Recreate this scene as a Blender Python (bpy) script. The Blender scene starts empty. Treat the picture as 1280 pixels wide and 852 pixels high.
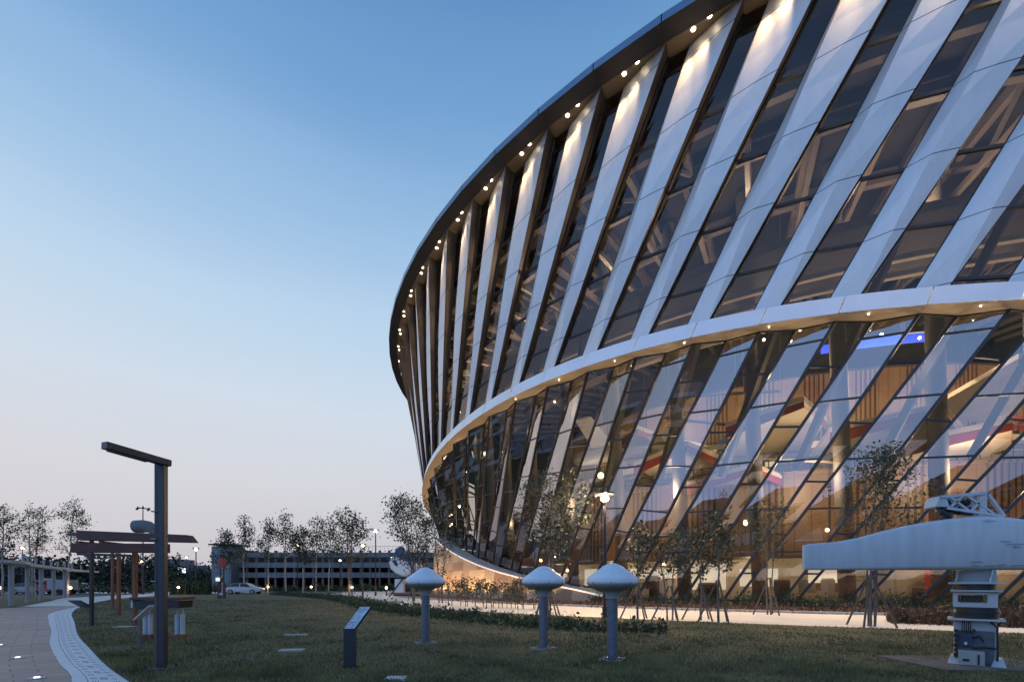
import bpy, bmesh, math, random
from math import sin, cos, radians as RAD, pi, hypot, atan2
from mathutils import Vector, Matrix
import numpy as np

random.seed(7)
S = bpy.context.scene
COL = S.collection

# ------------------------------------------------------------------ mesh builder
class MB:
    def __init__(s):
        s.v, s.f, s.m, s.uv = [], [], [], []
    def face(s, pts, mi=0, uv=None):
        n = len(s.v); s.v.extend([tuple(p) for p in pts])
        s.f.append(tuple(range(n, n + len(pts)))); s.m.append(mi)
        s.uv.append(uv if uv else [(0, 0)] * len(pts))
    def add(s, verts, faces, mi=0):
        n = len(s.v); s.v.extend([tuple(p) for p in verts])
        for f in faces:
            s.f.append(tuple(n + i for i in f)); s.m.append(mi); s.uv.append([(0, 0)] * len(f))
    def box(s, c, size, rz=0, mi=0, tilt=0):
        x, y, z = size[0] / 2, size[1] / 2, size[2] / 2
        M = Matrix.Translation(c) @ Matrix.Rotation(rz, 4, 'Z') @ Matrix.Rotation(tilt, 4, 'X')
        vs = [M @ Vector((a * x, b * y, d * z)) for d in (-1, 1) for a, b in ((-1, -1), (1, -1), (1, 1), (-1, 1))]
        s.add(vs, [(3, 2, 1, 0), (4, 5, 6, 7), (0, 1, 5, 4), (1, 2, 6, 5), (2, 3, 7, 6), (3, 0, 4, 7)], mi)
    def beam(s, p0, p1, w, h, mi=0, up=(0, 0, 1)):
        p0, p1 = Vector(p0), Vector(p1); d = (p1 - p0).normalized(); up = Vector(up)
        if abs(d.dot(up)) > .98: up = Vector((0, 1, 0))
        a = d.cross(up).normalized() * (w / 2); b = a.cross(d).normalized() * (h / 2)
        vs = [p + i * a + j * b for p in (p0, p1) for i, j in ((-1, -1), (1, -1), (1, 1), (-1, 1))]
        s.add(vs, [(3, 2, 1, 0), (4, 5, 6, 7), (0, 1, 5, 4), (1, 2, 6, 5), (2, 3, 7, 6), (3, 0, 4, 7)], mi)
    def tube(s, p0, p1, r0, r1=None, n=8, mi=0, caps=True):
        r1 = r0 if r1 is None else r1
        p0, p1 = Vector(p0), Vector(p1); d = (p1 - p0).normalized()
        u = Vector((0, 0, 1)) if abs(d.z) < .95 else Vector((1, 0, 0))
        a = d.cross(u).normalized(); b = d.cross(a)
        vs = [p + r * (cos(2 * pi * i / n) * a + sin(2 * pi * i / n) * b) for p, r in ((p0, r0), (p1, r1)) for i in range(n)]
        fs = [(i, (i + 1) % n, n + (i + 1) % n, n + i) for i in range(n)]
        if caps: fs += [tuple(range(n - 1, -1, -1)), tuple(range(n, 2 * n))]
        s.add(vs, fs, mi)
    def path(s, pts, rs, n=6, mi=0):
        pts = [Vector(p) for p in pts]
        if not hasattr(rs, '__len__'): rs = [rs] * len(pts)
        vs, fs = [], []
        for k, p in enumerate(pts):
            d = (pts[min(k + 1, len(pts) - 1)] - pts[max(k - 1, 0)]).normalized()
            u = Vector((0, 0, 1)) if abs(d.z) < .9 else Vector((1, 0, 0))
            a = d.cross(u).normalized(); b = d.cross(a)
            vs += [p + rs[k] * (cos(2 * pi * i / n) * a + sin(2 * pi * i / n) * b) for i in range(n)]
        for k in range(len(pts) - 1):
            fs += [(k * n + i, k * n + (i + 1) % n, (k + 1) * n + (i + 1) % n, (k + 1) * n + i) for i in range(n)]
        fs += [tuple(range(n - 1, -1, -1)), tuple(range((len(pts) - 1) * n, len(pts) * n))]
        s.add(vs, fs, mi)
    def lathe(s, prof, c, n=32, mi=0):
        vs = [(c[0] + r * cos(2 * pi * i / n), c[1] + r * sin(2 * pi * i / n), c[2] + z) for r, z in prof for i in range(n)]
        fs = [(k * n + i, k * n + (i + 1) % n, (k + 1) * n + (i + 1) % n, (k + 1) * n + i) for k in range(len(prof) - 1) for i in range(n)]
        fs += [tuple(range(n - 1, -1, -1)), tuple(range((len(prof) - 1) * n, len(prof) * n))]
        s.add(vs, fs, mi)
    def ball(s, c, r, n=12, m=8, sc=(1, 1, 1), mi=0):
        vs = [(c[0], c[1], c[2] - r * sc[2])]
        for k in range(1, m):
            t = -pi / 2 + pi * k / m
            vs += [(c[0] + r * sc[0] * cos(t) * cos(2 * pi * i / n), c[1] + r * sc[1] * cos(t) * sin(2 * pi * i / n), c[2] + r * sc[2] * sin(t)) for i in range(n)]
        vs.append((c[0], c[1], c[2] + r * sc[2]))
        fs = [(0, 1 + (i + 1) % n, 1 + i) for i in range(n)]
        for k in range(m - 2):
            o = 1 + k * n
            fs += [(o + i, o + (i + 1) % n, o + n + (i + 1) % n, o + n + i) for i in range(n)]
        o = 1 + (m - 2) * n
        fs += [(o + i, o + (i + 1) % n, len(vs) - 1) for i in range(n)]
        s.add(vs, fs, mi)
    def prism(s, poly, d, mi=0):
        """poly: list of 3D points (planar), d: extrusion vector"""
        d = Vector(d); n = len(poly); a = [Vector(p) for p in poly]; b = [p + d for p in a]
        s.add(a + b, [tuple(range(n - 1, -1, -1)), tuple(range(n, 2 * n))] + [(i, (i + 1) % n, n + (i + 1) % n, n + i) for i in range(n)], mi)
    def leaf(s, p, size, rnd, mi=0):
        th = rnd.uniform(0, 2 * pi); ph = rnd.uniform(-1.1, 1.1)
        a = Vector((cos(th) * cos(ph), sin(th) * cos(ph), sin(ph))) * size
        t2 = rnd.uniform(0, 2 * pi)
        q = a.orthogonal().normalized(); q = (Matrix.Rotation(t2, 3, a.normalized()) @ q) * size * .33
        p = Vector(p)
        s.add([p - a * .5, p + q, p + a * .5, p - q], [(0, 1, 2, 3)], mi)
    def obj(s, name, mats, parent=None, smooth=False, bevel=0, recalc=False):
        me = bpy.data.meshes.new(name)
        off = Vector((0, 0, 0))
        if parent is not None:
            off = wloc(parent)
        elif s.v:
            a = np.array(s.v); off = Vector((float(a[:, 0].mean()), float(a[:, 1].mean()), float(a[:, 2].min())))
        vs = [(p[0] - off.x, p[1] - off.y, p[2] - off.z) for p in s.v]
        me.from_pydata(vs, [], s.f)
        if not isinstance(mats, (list, tuple)): mats = [mats]
        for m in mats: me.materials.append(m)
        me.polygons.foreach_set('material_index', s.m)
        uvl = me.uv_layers.new(name='UVMap')
        uvl.data.foreach_set('uv', [c for u in s.uv for p in u for c in p])
        if smooth: me.polygons.foreach_set('use_smooth', [True] * len(s.f))
        if recalc:
            bm = bmesh.new(); bm.from_mesh(me); bmesh.ops.remove_doubles(bm, verts=bm.verts, dist=1e-4)
            bmesh.ops.recalc_face_normals(bm, faces=bm.faces); bm.to_mesh(me); bm.free()
        me.update()
        o = bpy.data.objects.new(name, me); COL.objects.link(o)
        if parent is not None: o.parent = parent
        else: o.location = off
        if bevel:
            b = o.modifiers.new('Bevel', 'BEVEL'); b.width = bevel; b.segments = 2; b.limit_method = 'ANGLE'; b.angle_limit = RAD(40)
        if smooth and not bevel:
            try:
                me.set_sharp_from_angle(angle=RAD(45))
            except Exception: pass
        return o

def wloc(o):
    v = Vector(o.location)
    while o.parent is not None:
        o = o.parent; v = v + Vector(o.location)
    return v

def tag(o, label, cat, group=None):
    o['label'] = label; o['category'] = cat
    if group: o['group'] = group
    return o
def thing(name, label, cat, loc, group=None):
    o = bpy.data.objects.new(name, None); COL.objects.link(o); o.location = loc
    o.empty_display_size = .3
    return tag(o, label, cat, group)
def struct(o, kind='structure'):
    o['kind'] = kind; return o
def copy_tree(o, parent=None):
    c = o.copy(); COL.objects.link(c)
    if parent is not None: c.parent = parent
    for ch in [x for x in bpy.data.objects if x.parent == o]:
        copy_tree(ch, c)
    return c

# ------------------------------------------------------------------ camera frame
F, HZ, EYE = 560.0, 728.0, 1.5
def gp(px, py):                       # ground point seen at a pixel of the photograph
    D = F * EYE / (py - HZ); return ((px - 640) / F * D, D)
def at(px, D, py=None):
    x = (px - 640) / F * D
    return (x, D) if py is None else (x, D, EYE + (HZ - py) / F * D)

# ------------------------------------------------------------------ materials
def newmat(name):
    m = bpy.data.materials.new(name); m.use_nodes = True
    nt = m.node_tree; b = nt.nodes['Principled BSDF']
    return m, nt, b
def N(nt, t, **k):
    n = nt.nodes.new(t)
    for a, v in k.items(): setattr(n, a, v)
    return n
def mathn(nt, op, a, b=None, c=None):
    n = N(nt, 'ShaderNodeMath', operation=op)
    for i, x in enumerate((a, b, c)):
        if x is None: continue
        if isinstance(x, (int, float)): n.inputs[i].default_value = x
        else: nt.links.new(x, n.inputs[i])
    return n.outputs[0]
def mixc(nt, fac, a, b, bt='MIX'):
    n = N(nt, 'ShaderNodeMixRGB', blend_type=bt)
    for i, x in enumerate((fac, a, b)):
        if isinstance(x, (int, float)): n.inputs[i].default_value = x
        elif isinstance(x, tuple): n.inputs[i].default_value = (*x, 1) if len(x) == 3 else x
        else: nt.links.new(x, n.inputs[i])
    return n.outputs[0]
def noise(nt, scale, detail=4, coord='Object', rough=.6, stretch=None):
    tc = N(nt, 'ShaderNodeTexCoord'); n = N(nt, 'ShaderNodeTexNoise')
    n.inputs['Scale'].default_value = scale; n.inputs['Detail'].default_value = detail; n.inputs['Roughness'].default_value = rough
    src = tc.outputs[coord]
    if stretch:
        mp = N(nt, 'ShaderNodeMapping'); mp.inputs['Scale'].default_value = stretch
        nt.links.new(src, mp.inputs[0]); src = mp.outputs[0]
    nt.links.new(src, n.inputs['Vector']); return n.outputs['Fac']
def mat(name, col, rough=.5, metal=0, var=.15, scale=3, bump=0, bscale=30, spec=.5, coord='Object', stretch=None):
    m, nt, b = newmat(name)
    f = noise(nt, scale, coord=coord, stretch=stretch)
    mr = N(nt, 'ShaderNodeMapRange'); mr.inputs['From Min'].default_value = .3; mr.inputs['From Max'].default_value = .7
    nt.links.new(f, mr.inputs['Value'])
    lo = tuple(c * (1 - var) for c in col); hi = tuple(min(1, c * (1 + var)) for c in col)
    nt.links.new(mixc(nt, mr.outputs[0], lo, hi), b.inputs['Base Color'])
    b.inputs['Roughness'].default_value = rough; b.inputs['Metallic'].default_value = metal
    b.inputs['Specular IOR Level'].default_value = spec
    if bump:
        bn = N(nt, 'ShaderNodeBump'); bn.inputs['Strength'].default_value = bump; bn.inputs['Distance'].default_value = .02
        nt.links.new(noise(nt, bscale, coord=coord), bn.inputs['Height']); nt.links.new(bn.outputs[0], b.inputs['Normal'])
    return m
def emit(name, col, st):
    m, nt, b = newmat(name)
    b.inputs['Base Color'].default_value = (*col, 1)
    b.inputs['Emission Color'].default_value = (*col, 1); b.inputs['Emission Strength'].default_value = st
    return m
def glassmat(name, tint, base=.12, rough=.0, ior=1.5):
    m, nt, b = newmat(name); nt.nodes.remove(b)
    out = nt.nodes['Material Output']
    tr = N(nt, 'ShaderNodeBsdfTransparent'); tr.inputs[0].default_value = (*tint, 1)
    gl = N(nt, 'ShaderNodeBsdfGlossy'); gl.inputs[0].default_value = (.93, .94, .98, 1); gl.inputs['Roughness'].default_value = rough
    fr = N(nt, 'ShaderNodeFresnel'); fr.inputs[0].default_value = ior
    fac = mathn(nt, 'ADD', mathn(nt, 'MULTIPLY', fr.outputs[0], 1 - base), base)
    bn = N(nt, 'ShaderNodeBump'); bn.inputs['Strength'].default_value = .02; bn.inputs['Distance'].default_value = .01
    nt.links.new(noise(nt, .6, 1), bn.inputs['Height']); nt.links.new(bn.outputs[0], gl.inputs['Normal'])
    mx = N(nt, 'ShaderNodeMixShader'); nt.links.new(fac, mx.inputs[0]); nt.links.new(tr.outputs[0], mx.inputs[1]); nt.links.new(gl.outputs[0], mx.inputs[2])
    nt.links.new(mx.outputs[0], out.inputs[0]); return m

M = {}
def panelmat():
    m, nt, b = newmat('white_panel')
    tc = N(nt, 'ShaderNodeTexCoord'); sp = N(nt, 'ShaderNodeSeparateXYZ'); nt.links.new(tc.outputs['Object'], sp.inputs[0])
    fr = mathn(nt, 'FRACT', mathn(nt, 'DIVIDE', mathn(nt, 'ADD', sp.outputs[2], 1.2), 3.05))
    seam = mathn(nt, 'LESS_THAN', fr, .013)
    f = noise(nt, .5, 5)
    c = mixc(nt, f, (.72, .72, .73), (.83, .83, .84))
    st = noise(nt, 1.0, 4, stretch=(3, 3, .15))
    c = mixc(nt, mathn(nt, 'MULTIPLY', st, .34), c, (.42, .41, .40))
    nt.links.new(mixc(nt, seam, c, (.03, .03, .035)), b.inputs['Base Color'])
    b.inputs['Roughness'].default_value = .44; b.inputs['Metallic'].default_value = 0.3
    return m
M['panel'] = panelmat()
M['white'] = mat('white_coated_metal', (.82, .82, .84), .38, metal=.35, var=.04, scale=.6)
M['return'] = mat('bronze_return', (.11, .092, .075), .4, metal=.3, scale=.5)
M['rim_edge'] = mat('grey_blue_metal', (.20, .23, .27), .3, metal=.85, var=.08, scale=.3)
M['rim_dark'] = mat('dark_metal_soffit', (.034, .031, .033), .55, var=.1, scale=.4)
M['soffit'] = mat('bronze_soffit', (.28, .21, .14), .45, scale=.5)
M['cream'] = mat('cream_soffit', (.62, .54, .42), .6, var=.08, scale=.4)
M['frame'] = mat('black_window_frame', (.018, .018, .02), .4)
M['glass_up'] = glassmat('upper_glass', (.55, .47, .40), .0, ior=1.5)
M['glass_lo'] = glassmat('lower_glass', (.78, .70, .60), .10, ior=2.2)
M['concrete'] = mat('concrete', (.38, .36, .33), .8, var=.15, scale=2, bump=.2)
M['slabmid'] = mat('aged_slab', (.24, .22, .2), .9, var=.3, scale=4, bump=.3)
M['sockgrey'] = mat('weathered_fabric', (.17, .17, .18), .8, var=.25, scale=2)
M['slabgrey'] = mat('equipment_grey', (.10, .11, .125), .5, var=.25, scale=5)
M['slabdark'] = mat('weathered_slab', (.13, .115, .095), .9, var=.3, scale=3, bump=.3)
M['column'] = mat('grey_column', (.14, .125, .11), .6, scale=.5)
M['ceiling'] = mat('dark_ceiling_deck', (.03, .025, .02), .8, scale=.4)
M['steel'] = mat('brown_steel', (.20, .17, .145), .5, scale=.6)
M['floor_in'] = mat('polished_floor', (.36, .33, .30), .25, scale=.3)
M['slab'] = mat('cream_slab', (.76, .69, .57), .6, var=.08, scale=.5)
M['red'] = mat('red_painted', (.35, .03, .025), .45, scale=.8)
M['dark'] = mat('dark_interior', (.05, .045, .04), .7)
def woodmat():
    m, nt, b = newmat('slatted_wood')
    tc = N(nt, 'ShaderNodeTexCoord'); sp = N(nt, 'ShaderNodeSeparateXYZ'); nt.links.new(tc.outputs['Object'], sp.inputs[0])
    ang = mathn(nt, 'ARCTAN2', sp.outputs[1], sp.outputs[0])
    fine = mathn(nt, 'FRACT', mathn(nt, 'MULTIPLY', ang, 92))
    slot = mathn(nt, 'LESS_THAN', fine, .42)
    grp = mathn(nt, 'FRACT', mathn(nt, 'MULTIPLY', ang, 8.2))
    g = mathn(nt, 'LESS_THAN', grp, .48)
    thin = mathn(nt, 'LESS_THAN', mathn(nt, 'FRACT', mathn(nt, 'MULTIPLY', ang, 36)), .03)
    dark = mathn(nt, 'MAXIMUM', mathn(nt, 'MULTIPLY', slot, g), thin)
    c = mixc(nt, noise(nt, .7, 5, stretch=(4, 4, .3)), (.18, .108, .055), (.285, .185, .105))
    nt.links.new(mixc(nt, dark, c, (.05, .025, .012)), b.inputs['Base Color'])
    b.inputs['Roughness'].default_value = .45; return m
M['wood'] = woodmat()
def tilemat():
    m, nt, b = newmat('tile_cladding')
    tc = N(nt, 'ShaderNodeTexCoord'); br = N(nt, 'ShaderNodeTexBrick'); br.offset = 0
    nt.links.new(tc.outputs['UV'], br.inputs['Vector'])
    br.inputs['Color1'].default_value = (.56, .42, .27, 1); br.inputs['Color2'].default_value = (.2, .12, .07, 1)
    br.inputs['Mortar'].default_value = (.2, .15, .1, 1); br.inputs['Mortar Size'].default_value = .012; br.inputs['Scale'].default_value = 1
    br.inputs['Brick Width'].default_value = 1.6; br.inputs['Row Height'].default_value = .95
    nt.links.new(br.outputs[0], b.inputs['Base Color']); b.inputs['Roughness'].default_value = .5; return m
M['tile'] = tilemat()
def grassmat(name, c0, c1):
    m, nt, b = newmat(name)
    a = noise(nt, .35, 5); d = noise(nt, 6, 6)
    c = mixc(nt, a, c0, c1); c = mixc(nt, mathn(nt, 'MULTIPLY', d, .5), c, (.145, .115, .058))
    nt.links.new(c, b.inputs['Base Color']); b.inputs['Roughness'].default_value = .9
    bn = N(nt, 'ShaderNodeBump'); bn.inputs['Strength'].default_value = .8; bn.inputs['Distance'].default_value = .05
    nt.links.new(noise(nt, 25, 6), bn.inputs['Height']); nt.links.new(bn.outputs[0], b.inputs['Normal']); return m
M['lawn'] = grassmat('lawn_turf', (.092, .080, .030), (.132, .114, .05))
M['blade'] = mat('grass_blade', (.155, .138, .05), .85, var=.6, scale=1.1)
M['leaf'] = mat('foliage', (.045, .058, .028), .6, var=.4, scale=1.2)
M['leaf2'] = mat('foliage_near', (.05, .062, .025), .55, var=.45, scale=2)
M['needle'] = mat('dark_foliage', (.03, .04, .022), .7, var=.4, scale=.3)
M['hedge'] = mat('hedge_foliage', (.055, .07, .025), .7, var=.45, scale=.8)
M['redleaf'] = mat('bronze_foliage', (.11, .06, .03), .7, var=.5, scale=1)
M['bark'] = mat('bark', (.14, .115, .095), .85, var=.35, scale=6)
M['birch'] = mat('pale_bark', (.36, .33, .3), .8, var=.35, scale=5)
M['stake'] = mat('timber_stake', (.13, .09, .06), .8, var=.3, scale=6)
M['asphalt'] = mat('asphalt', (.055, .055, .06), .85, var=.2, scale=1, bump=.2)
M['path'] = mat('pale_concrete_path', (.72, .65, .55), .8, var=.08, scale=.7, bump=.1)
M['mulch'] = mat('bark_mulch', (.14, .07, .045), .95, var=.5, scale=5, bump=.6)
def brickmat():
    m, nt, b = newmat('brick_paving')
    tc = N(nt, 'ShaderNodeTexCoord'); br = N(nt, 'ShaderNodeTexBrick'); nt.links.new(tc.outputs['UV'], br.inputs['Vector'])
    br.inputs['Color1'].default_value = (.44, .27, .205, 1); br.inputs['Color2'].default_value = (.28, .18, .15, 1)
    br.inputs['Mortar'].default_value = (.05, .05, .055, 1); br.inputs['Mortar Size'].default_value = .012; br.inputs['Scale'].default_value = 1
    br.inputs['Brick Width'].default_value = .62; br.inputs['Row Height'].default_value = .36; br.inputs['Bias'].default_value = 0
    f = noise(nt, .5, 5)
    nt.links.new(mixc(nt, mathn(nt, 'MULTIPLY', f, .5), br.outputs[0], (.44, .31, .25)), b.inputs['Base Color']); b.inputs['Roughness'].default_value = .6
    bn = N(nt, 'ShaderNodeBump'); bn.inputs['Strength'].default_value = .4; bn.inputs['Distance'].default_value = .01; bn.invert = True
    nt.links.new(br.outputs['Fac'], bn.inputs['Height']); nt.links.new(bn.outputs[0], b.inputs['Normal']); return m
M['brick'] = brickmat()
def stripmat():
    """pale kerb stones with dark drainage slots; u in metres along, v 0..1 across"""
    m, nt, b = newmat('slotted_stone')
    tc = N(nt, 'ShaderNodeTexCoord'); sp = N(nt, 'ShaderNodeSeparateXYZ'); nt.links.new(tc.outputs['UV'], sp.inputs[0])
    u, v = sp.outputs[0], sp.outputs[1]
    def band(x, lo, hi): return mathn(nt, 'MULTIPLY', mathn(nt, 'GREATER_THAN', x, lo), mathn(nt, 'LESS_THAN', x, hi))
    per = mathn(nt, 'FRACT', mathn(nt, 'DIVIDE', u, .36))
    cell = band(per, .2, .62)
    bars = mathn(nt, 'LESS_THAN', mathn(nt, 'FRACT', mathn(nt, 'MULTIPLY', v, 22)), .45)
    slots = mathn(nt, 'MULTIPLY', mathn(nt, 'MULTIPLY', cell, bars), mathn(nt, 'MAXIMUM', band(v, .36, .5), band(v, .74, .87)))
    per2 = mathn(nt, 'FRACT', mathn(nt, 'DIVIDE', u, .36)); mid = mathn(nt, 'MULTIPLY', band(per2, .1, .8), band(v, .54, .69))
    mid = mathn(nt, 'MULTIPLY', mid, mathn(nt, 'LESS_THAN', mathn(nt, 'FRACT', mathn(nt, 'MULTIPLY', u, 1.39)), .55))
    line = band(v, .275, .29)
    joint = mathn(nt, 'MULTIPLY', mathn(nt, 'LESS_THAN', mathn(nt, 'FRACT', mathn(nt, 'DIVIDE', u, 1.1)), .012), mathn(nt, 'LESS_THAN', v, .28))
    dk = mathn(nt, 'MAXIMUM', mathn(nt, 'MAXIMUM', slots, line), joint)
    c = mixc(nt, noise(nt, 3, 6), (.45, .46, .47), (.8, .8, .8))
    c = mixc(nt, mathn(nt, 'MULTIPLY', mid, .6), c, (.1, .1, .1))
    nt.links.new(mixc(nt, dk, c, (.02, .02, .02)), b.inputs['Base Color']); b.inputs['Roughness'].default_value = .6; return m
M['strip'] = stripmat()
M['lampmetal'] = mat('anthracite_metal', (.035, .038, .045), .4, metal=.2, var=.1)
M['lampreflect'] = mat('metal_reflecting_brown', (.10, .06, .045), .5, var=.15)  # brown tone is light reflected in the lamp strip
M['rust'] = mat('red_brown_steel', (.10, .03, .02), .55, var=.25, scale=2)
M['orange'] = mat('orange_brown_steel', (.22, .07, .025), .5, var=.25, scale=2)
M['grey'] = mat('grey_painted_metal', (.3, .31, .32), .5, var=.1)
M['lightgrey'] = mat('light_grey_metal', (.46, .47, .48), .45, var=.1)
M['pod'] = mat('white_fibreglass', (.70, .73, .76), .4, var=.05, scale=4)
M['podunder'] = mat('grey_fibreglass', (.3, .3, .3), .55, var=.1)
M['galv'] = mat('galvanised_post', (.13, .15, .185), .42, metal=.4, var=.2, scale=9)
M['radar'] = mat('radar_white', (.55, .56, .58), .45, var=.10, scale=1.5, stretch=(4, 1, .7))
M['ped'] = mat('pedestal_paint', (.42, .44, .46), .45, var=.12, scale=4)
M['black'] = mat('black_parts', (.015, .016, .018), .4)
M['navy'] = mat('navy_parts', (.02, .035, .075), .4)
M['blueplane'] = mat('blue_paint', (.03, .07, .16), .3)
M['planewhite'] = mat('aircraft_white', (.75, .74, .72), .3, var=.04)
M['signface'] = mat('sign_face', (.55, .6, .66), .25, var=.25, scale=9)
M['ink'] = mat('black_ink', (.03, .03, .035), .6)
M['garage'] = mat('garage_panel', (.19, .19, .205), .7, var=.2, scale=.5)
M['garage_dark'] = mat('garage_inside', (.035, .033, .035), .9)
M['teal'] = mat('teal_glass', (.10, .2, .22), .15)
M['carwhite'] = mat('car_white', (.5, .5, .53), .25, var=.02)
M['carred'] = mat('car_red', (.4, .04, .03), .3, var=.05)
M['carglass'] = mat('car_glass', (.02, .022, .025), .08)
M['tyre'] = mat('tyre', (.02, .02, .02), .8)
M['lamp_warm'] = emit('lamp_warm', (1, .70, .38), 18)
M['lamp_soft'] = emit('lamp_soft', (1, .78, .5), 7)
M['lamp_white'] = emit('lamp_white', (.95, .97, 1), 2.2)
M['spot_disc'] = emit('downlight', (1, .8, .5), 14)
M['led_blue'] = emit('led_screen_blue', (.05, .12, 1), 1.5)
M['led_white'] = emit('lit_panel_white', (1, .93, .8), .75)
M['coplight'] = emit('coping_light', (1, .82, .66), .6)

def lamp(kind, name, loc, power, col, r=.1, spot=None, rot=None, parent=None, blend=.5):
    L = bpy.data.lights.new(name, kind); L.energy = power; L.color = col
    if kind == 'AREA': L.size = r; L.shape = 'DISK'
    else: L.shadow_soft_size = r
    if spot: L.spot_size = spot; L.spot_blend = blend
    o = bpy.data.objects.new(name, L); COL.objects.link(o)
    o.location = loc
    if rot is not None: o.rotation_euler = Vector(rot).to_track_quat('-Z', 'Y').to_euler()
    if parent is not None:
        o.parent = parent; o.location = Vector(loc) - wloc(parent)
    return o
WARM = (1, .70, .40)

# ------------------------------------------------------------------ world, sun, camera
W = bpy.data.worlds.new('World'); S.world = W; W.use_nodes = True
nt = W.node_tree; bg = nt.nodes['Background']
tc = N(nt, 'ShaderNodeTexCoord'); sp = N(nt, 'ShaderNodeSeparateXYZ'); nt.links.new(tc.outputs['Generated'], sp.inputs[0])
rp = N(nt, 'ShaderNodeValToRGB'); cr = rp.color_ramp
def s2l(r, g, b): return tuple(((c / 255 + .055) / 1.055) ** 2.4 if c > 10 else c / 3294 for c in (r, g, b))
stops = [(0, (186, 184, 194)), (.08, (196, 194, 202)), (.2, (206, 207, 214)), (.34, (202, 214, 227)), (.48, (182, 207, 230)), (.60, (152, 187, 222)), (.72, (114, 159, 206)), (.84, (82, 130, 184)), (1.0, (60, 104, 158))]
while len(cr.elements) < len(stops): cr.elements.new(.5)
for e, (p, c) in zip(cr.elements, stops): e.position = p; e.color = (*s2l(*c), 1)
zz = mathn(nt, 'MAXIMUM', sp.outputs[2], 0)
cl = N(nt, 'ShaderNodeTexNoise'); cl.inputs['Scale'].default_value = 1.6; cl.inputs['Detail'].default_value = 5
mp = N(nt, 'ShaderNodeMapping'); mp.inputs['Scale'].default_value = (1, 1, 6); nt.links.new(tc.outputs['Generated'], mp.inputs[0]); nt.links.new(mp.outputs[0], cl.inputs['Vector'])
zz = mathn(nt, 'ADD', zz, mathn(nt, 'MULTIPLY', mathn(nt, 'SUBTRACT', cl.outputs['Fac'], .5), .07))
nt.links.new(zz, rp.inputs[0])
sky = N(nt, 'ShaderNodeTexSky', sky_type='NISHITA'); sky.sun_disc = False
SUN_AZ, SUN_EL = RAD(-62), RAD(1.5)
sky.sun_elevation = SUN_EL; sky.sun_rotation = SUN_AZ; sky.ozone_density = 2.5
# the sun has set ahead on the left; the sky behind the camera is a brighter clear blue
rb = N(nt, 'ShaderNodeValToRGB'); cb_ = rb.color_ramp
st2 = [(0, (150, 176, 222)), (.2, (150, 184, 234)), (.5, (132, 176, 232)), (.75, (92, 142, 204)), (1, (58, 104, 160))]
while len(cb_.elements) < len(st2): cb_.elements.new(.5)
for e, (p, c) in zip(cb_.elements, st2): e.position = p; e.color = (*[1.28 * q for q in s2l(*c)], 1)
nt.links.new(zz, rb.inputs[0])
back = N(nt, 'ShaderNodeMapRange', interpolation_type='SMOOTHSTEP'); nt.links.new(sp.outputs[1], back.inputs['Value'])
back.inputs['From Min'].default_value = .25; back.inputs['From Max'].default_value = -.45
sd = N(nt, 'ShaderNodeVectorMath', operation='DOT_PRODUCT'); nt.links.new(tc.outputs['Generated'], sd.inputs[0])
sd.inputs[1].default_value = (sin(SUN_AZ), cos(SUN_AZ), 0)
glow = mathn(nt, 'POWER', mathn(nt, 'MAXIMUM', sd.outputs['Value'], 0), 3)
glow = mathn(nt, 'MULTIPLY', glow, mathn(nt, 'POWER', mathn(nt, 'SUBTRACT', 1, mathn(nt, 'MINIMUM', zz, 1)), 4))
lf = mathn(nt, 'SUBTRACT', 1.0, mathn(nt, 'MULTIPLY', sp.outputs[0], .45))
rbl = mixc(nt, 1.0, rb.outputs[0], lf, 'MULTIPLY')
base = mixc(nt, back.outputs[0], rp.outputs[0], rbl)
base = mixc(nt, 1.0, base, mixc(nt, glow, (0, 0, 0), (.05, .036, .02)), 'ADD')
skyc = mixc(nt, 1.0, sky.outputs[0], (.08, .08, .08), 'MULTIPLY')
nt.links.new(mixc(nt, .06, base, skyc), bg.inputs['Color']); bg.inputs['Strength'].default_value = 1.13

sl = bpy.data.lights.new('sun', 'SUN'); sl.energy = .10; sl.angle = RAD(25); sl.color = (1, .82, .72)
so = bpy.data.objects.new('sun', sl); COL.objects.link(so)
sdir = Vector((sin(SUN_AZ) * cos(RAD(9)), cos(SUN_AZ) * cos(RAD(9)), sin(RAD(9))))
so.rotation_euler = (-sdir).to_track_quat('-Z', 'Y').to_euler(); so.location = (-30, -30, 30)

cd = bpy.data.cameras.new('camera'); cam = bpy.data.objects.new('camera', cd); COL.objects.link(cam)
cam.location = (0, 0, EYE); cam.rotation_euler = (pi / 2, 0, 0)
cd.sensor_width = 36; cd.lens = 36 * F / 1280; cd.shift_y = (HZ - 426) / 1280; cd.clip_end = 3000
S.camera = cam

# ------------------------------------------------------------------ setting: ground, path, lawn
K = 32.0
CX, CY, R = 1.25577 * K, 2.32073 * K, 1.82604 * K
STEP = 4.083
def pol(r, deg, z=0): return Vector((CX + R * r * cos(RAD(deg)), CY + R * r * sin(RAD(deg)), z))

b = MB(); b.face([(-1500, -1500, 0), (1500, -1500, 0), (1500, 1500, 0), (-1500, 1500, 0)])
struct(b.obj('ground', M['asphalt']))

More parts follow.
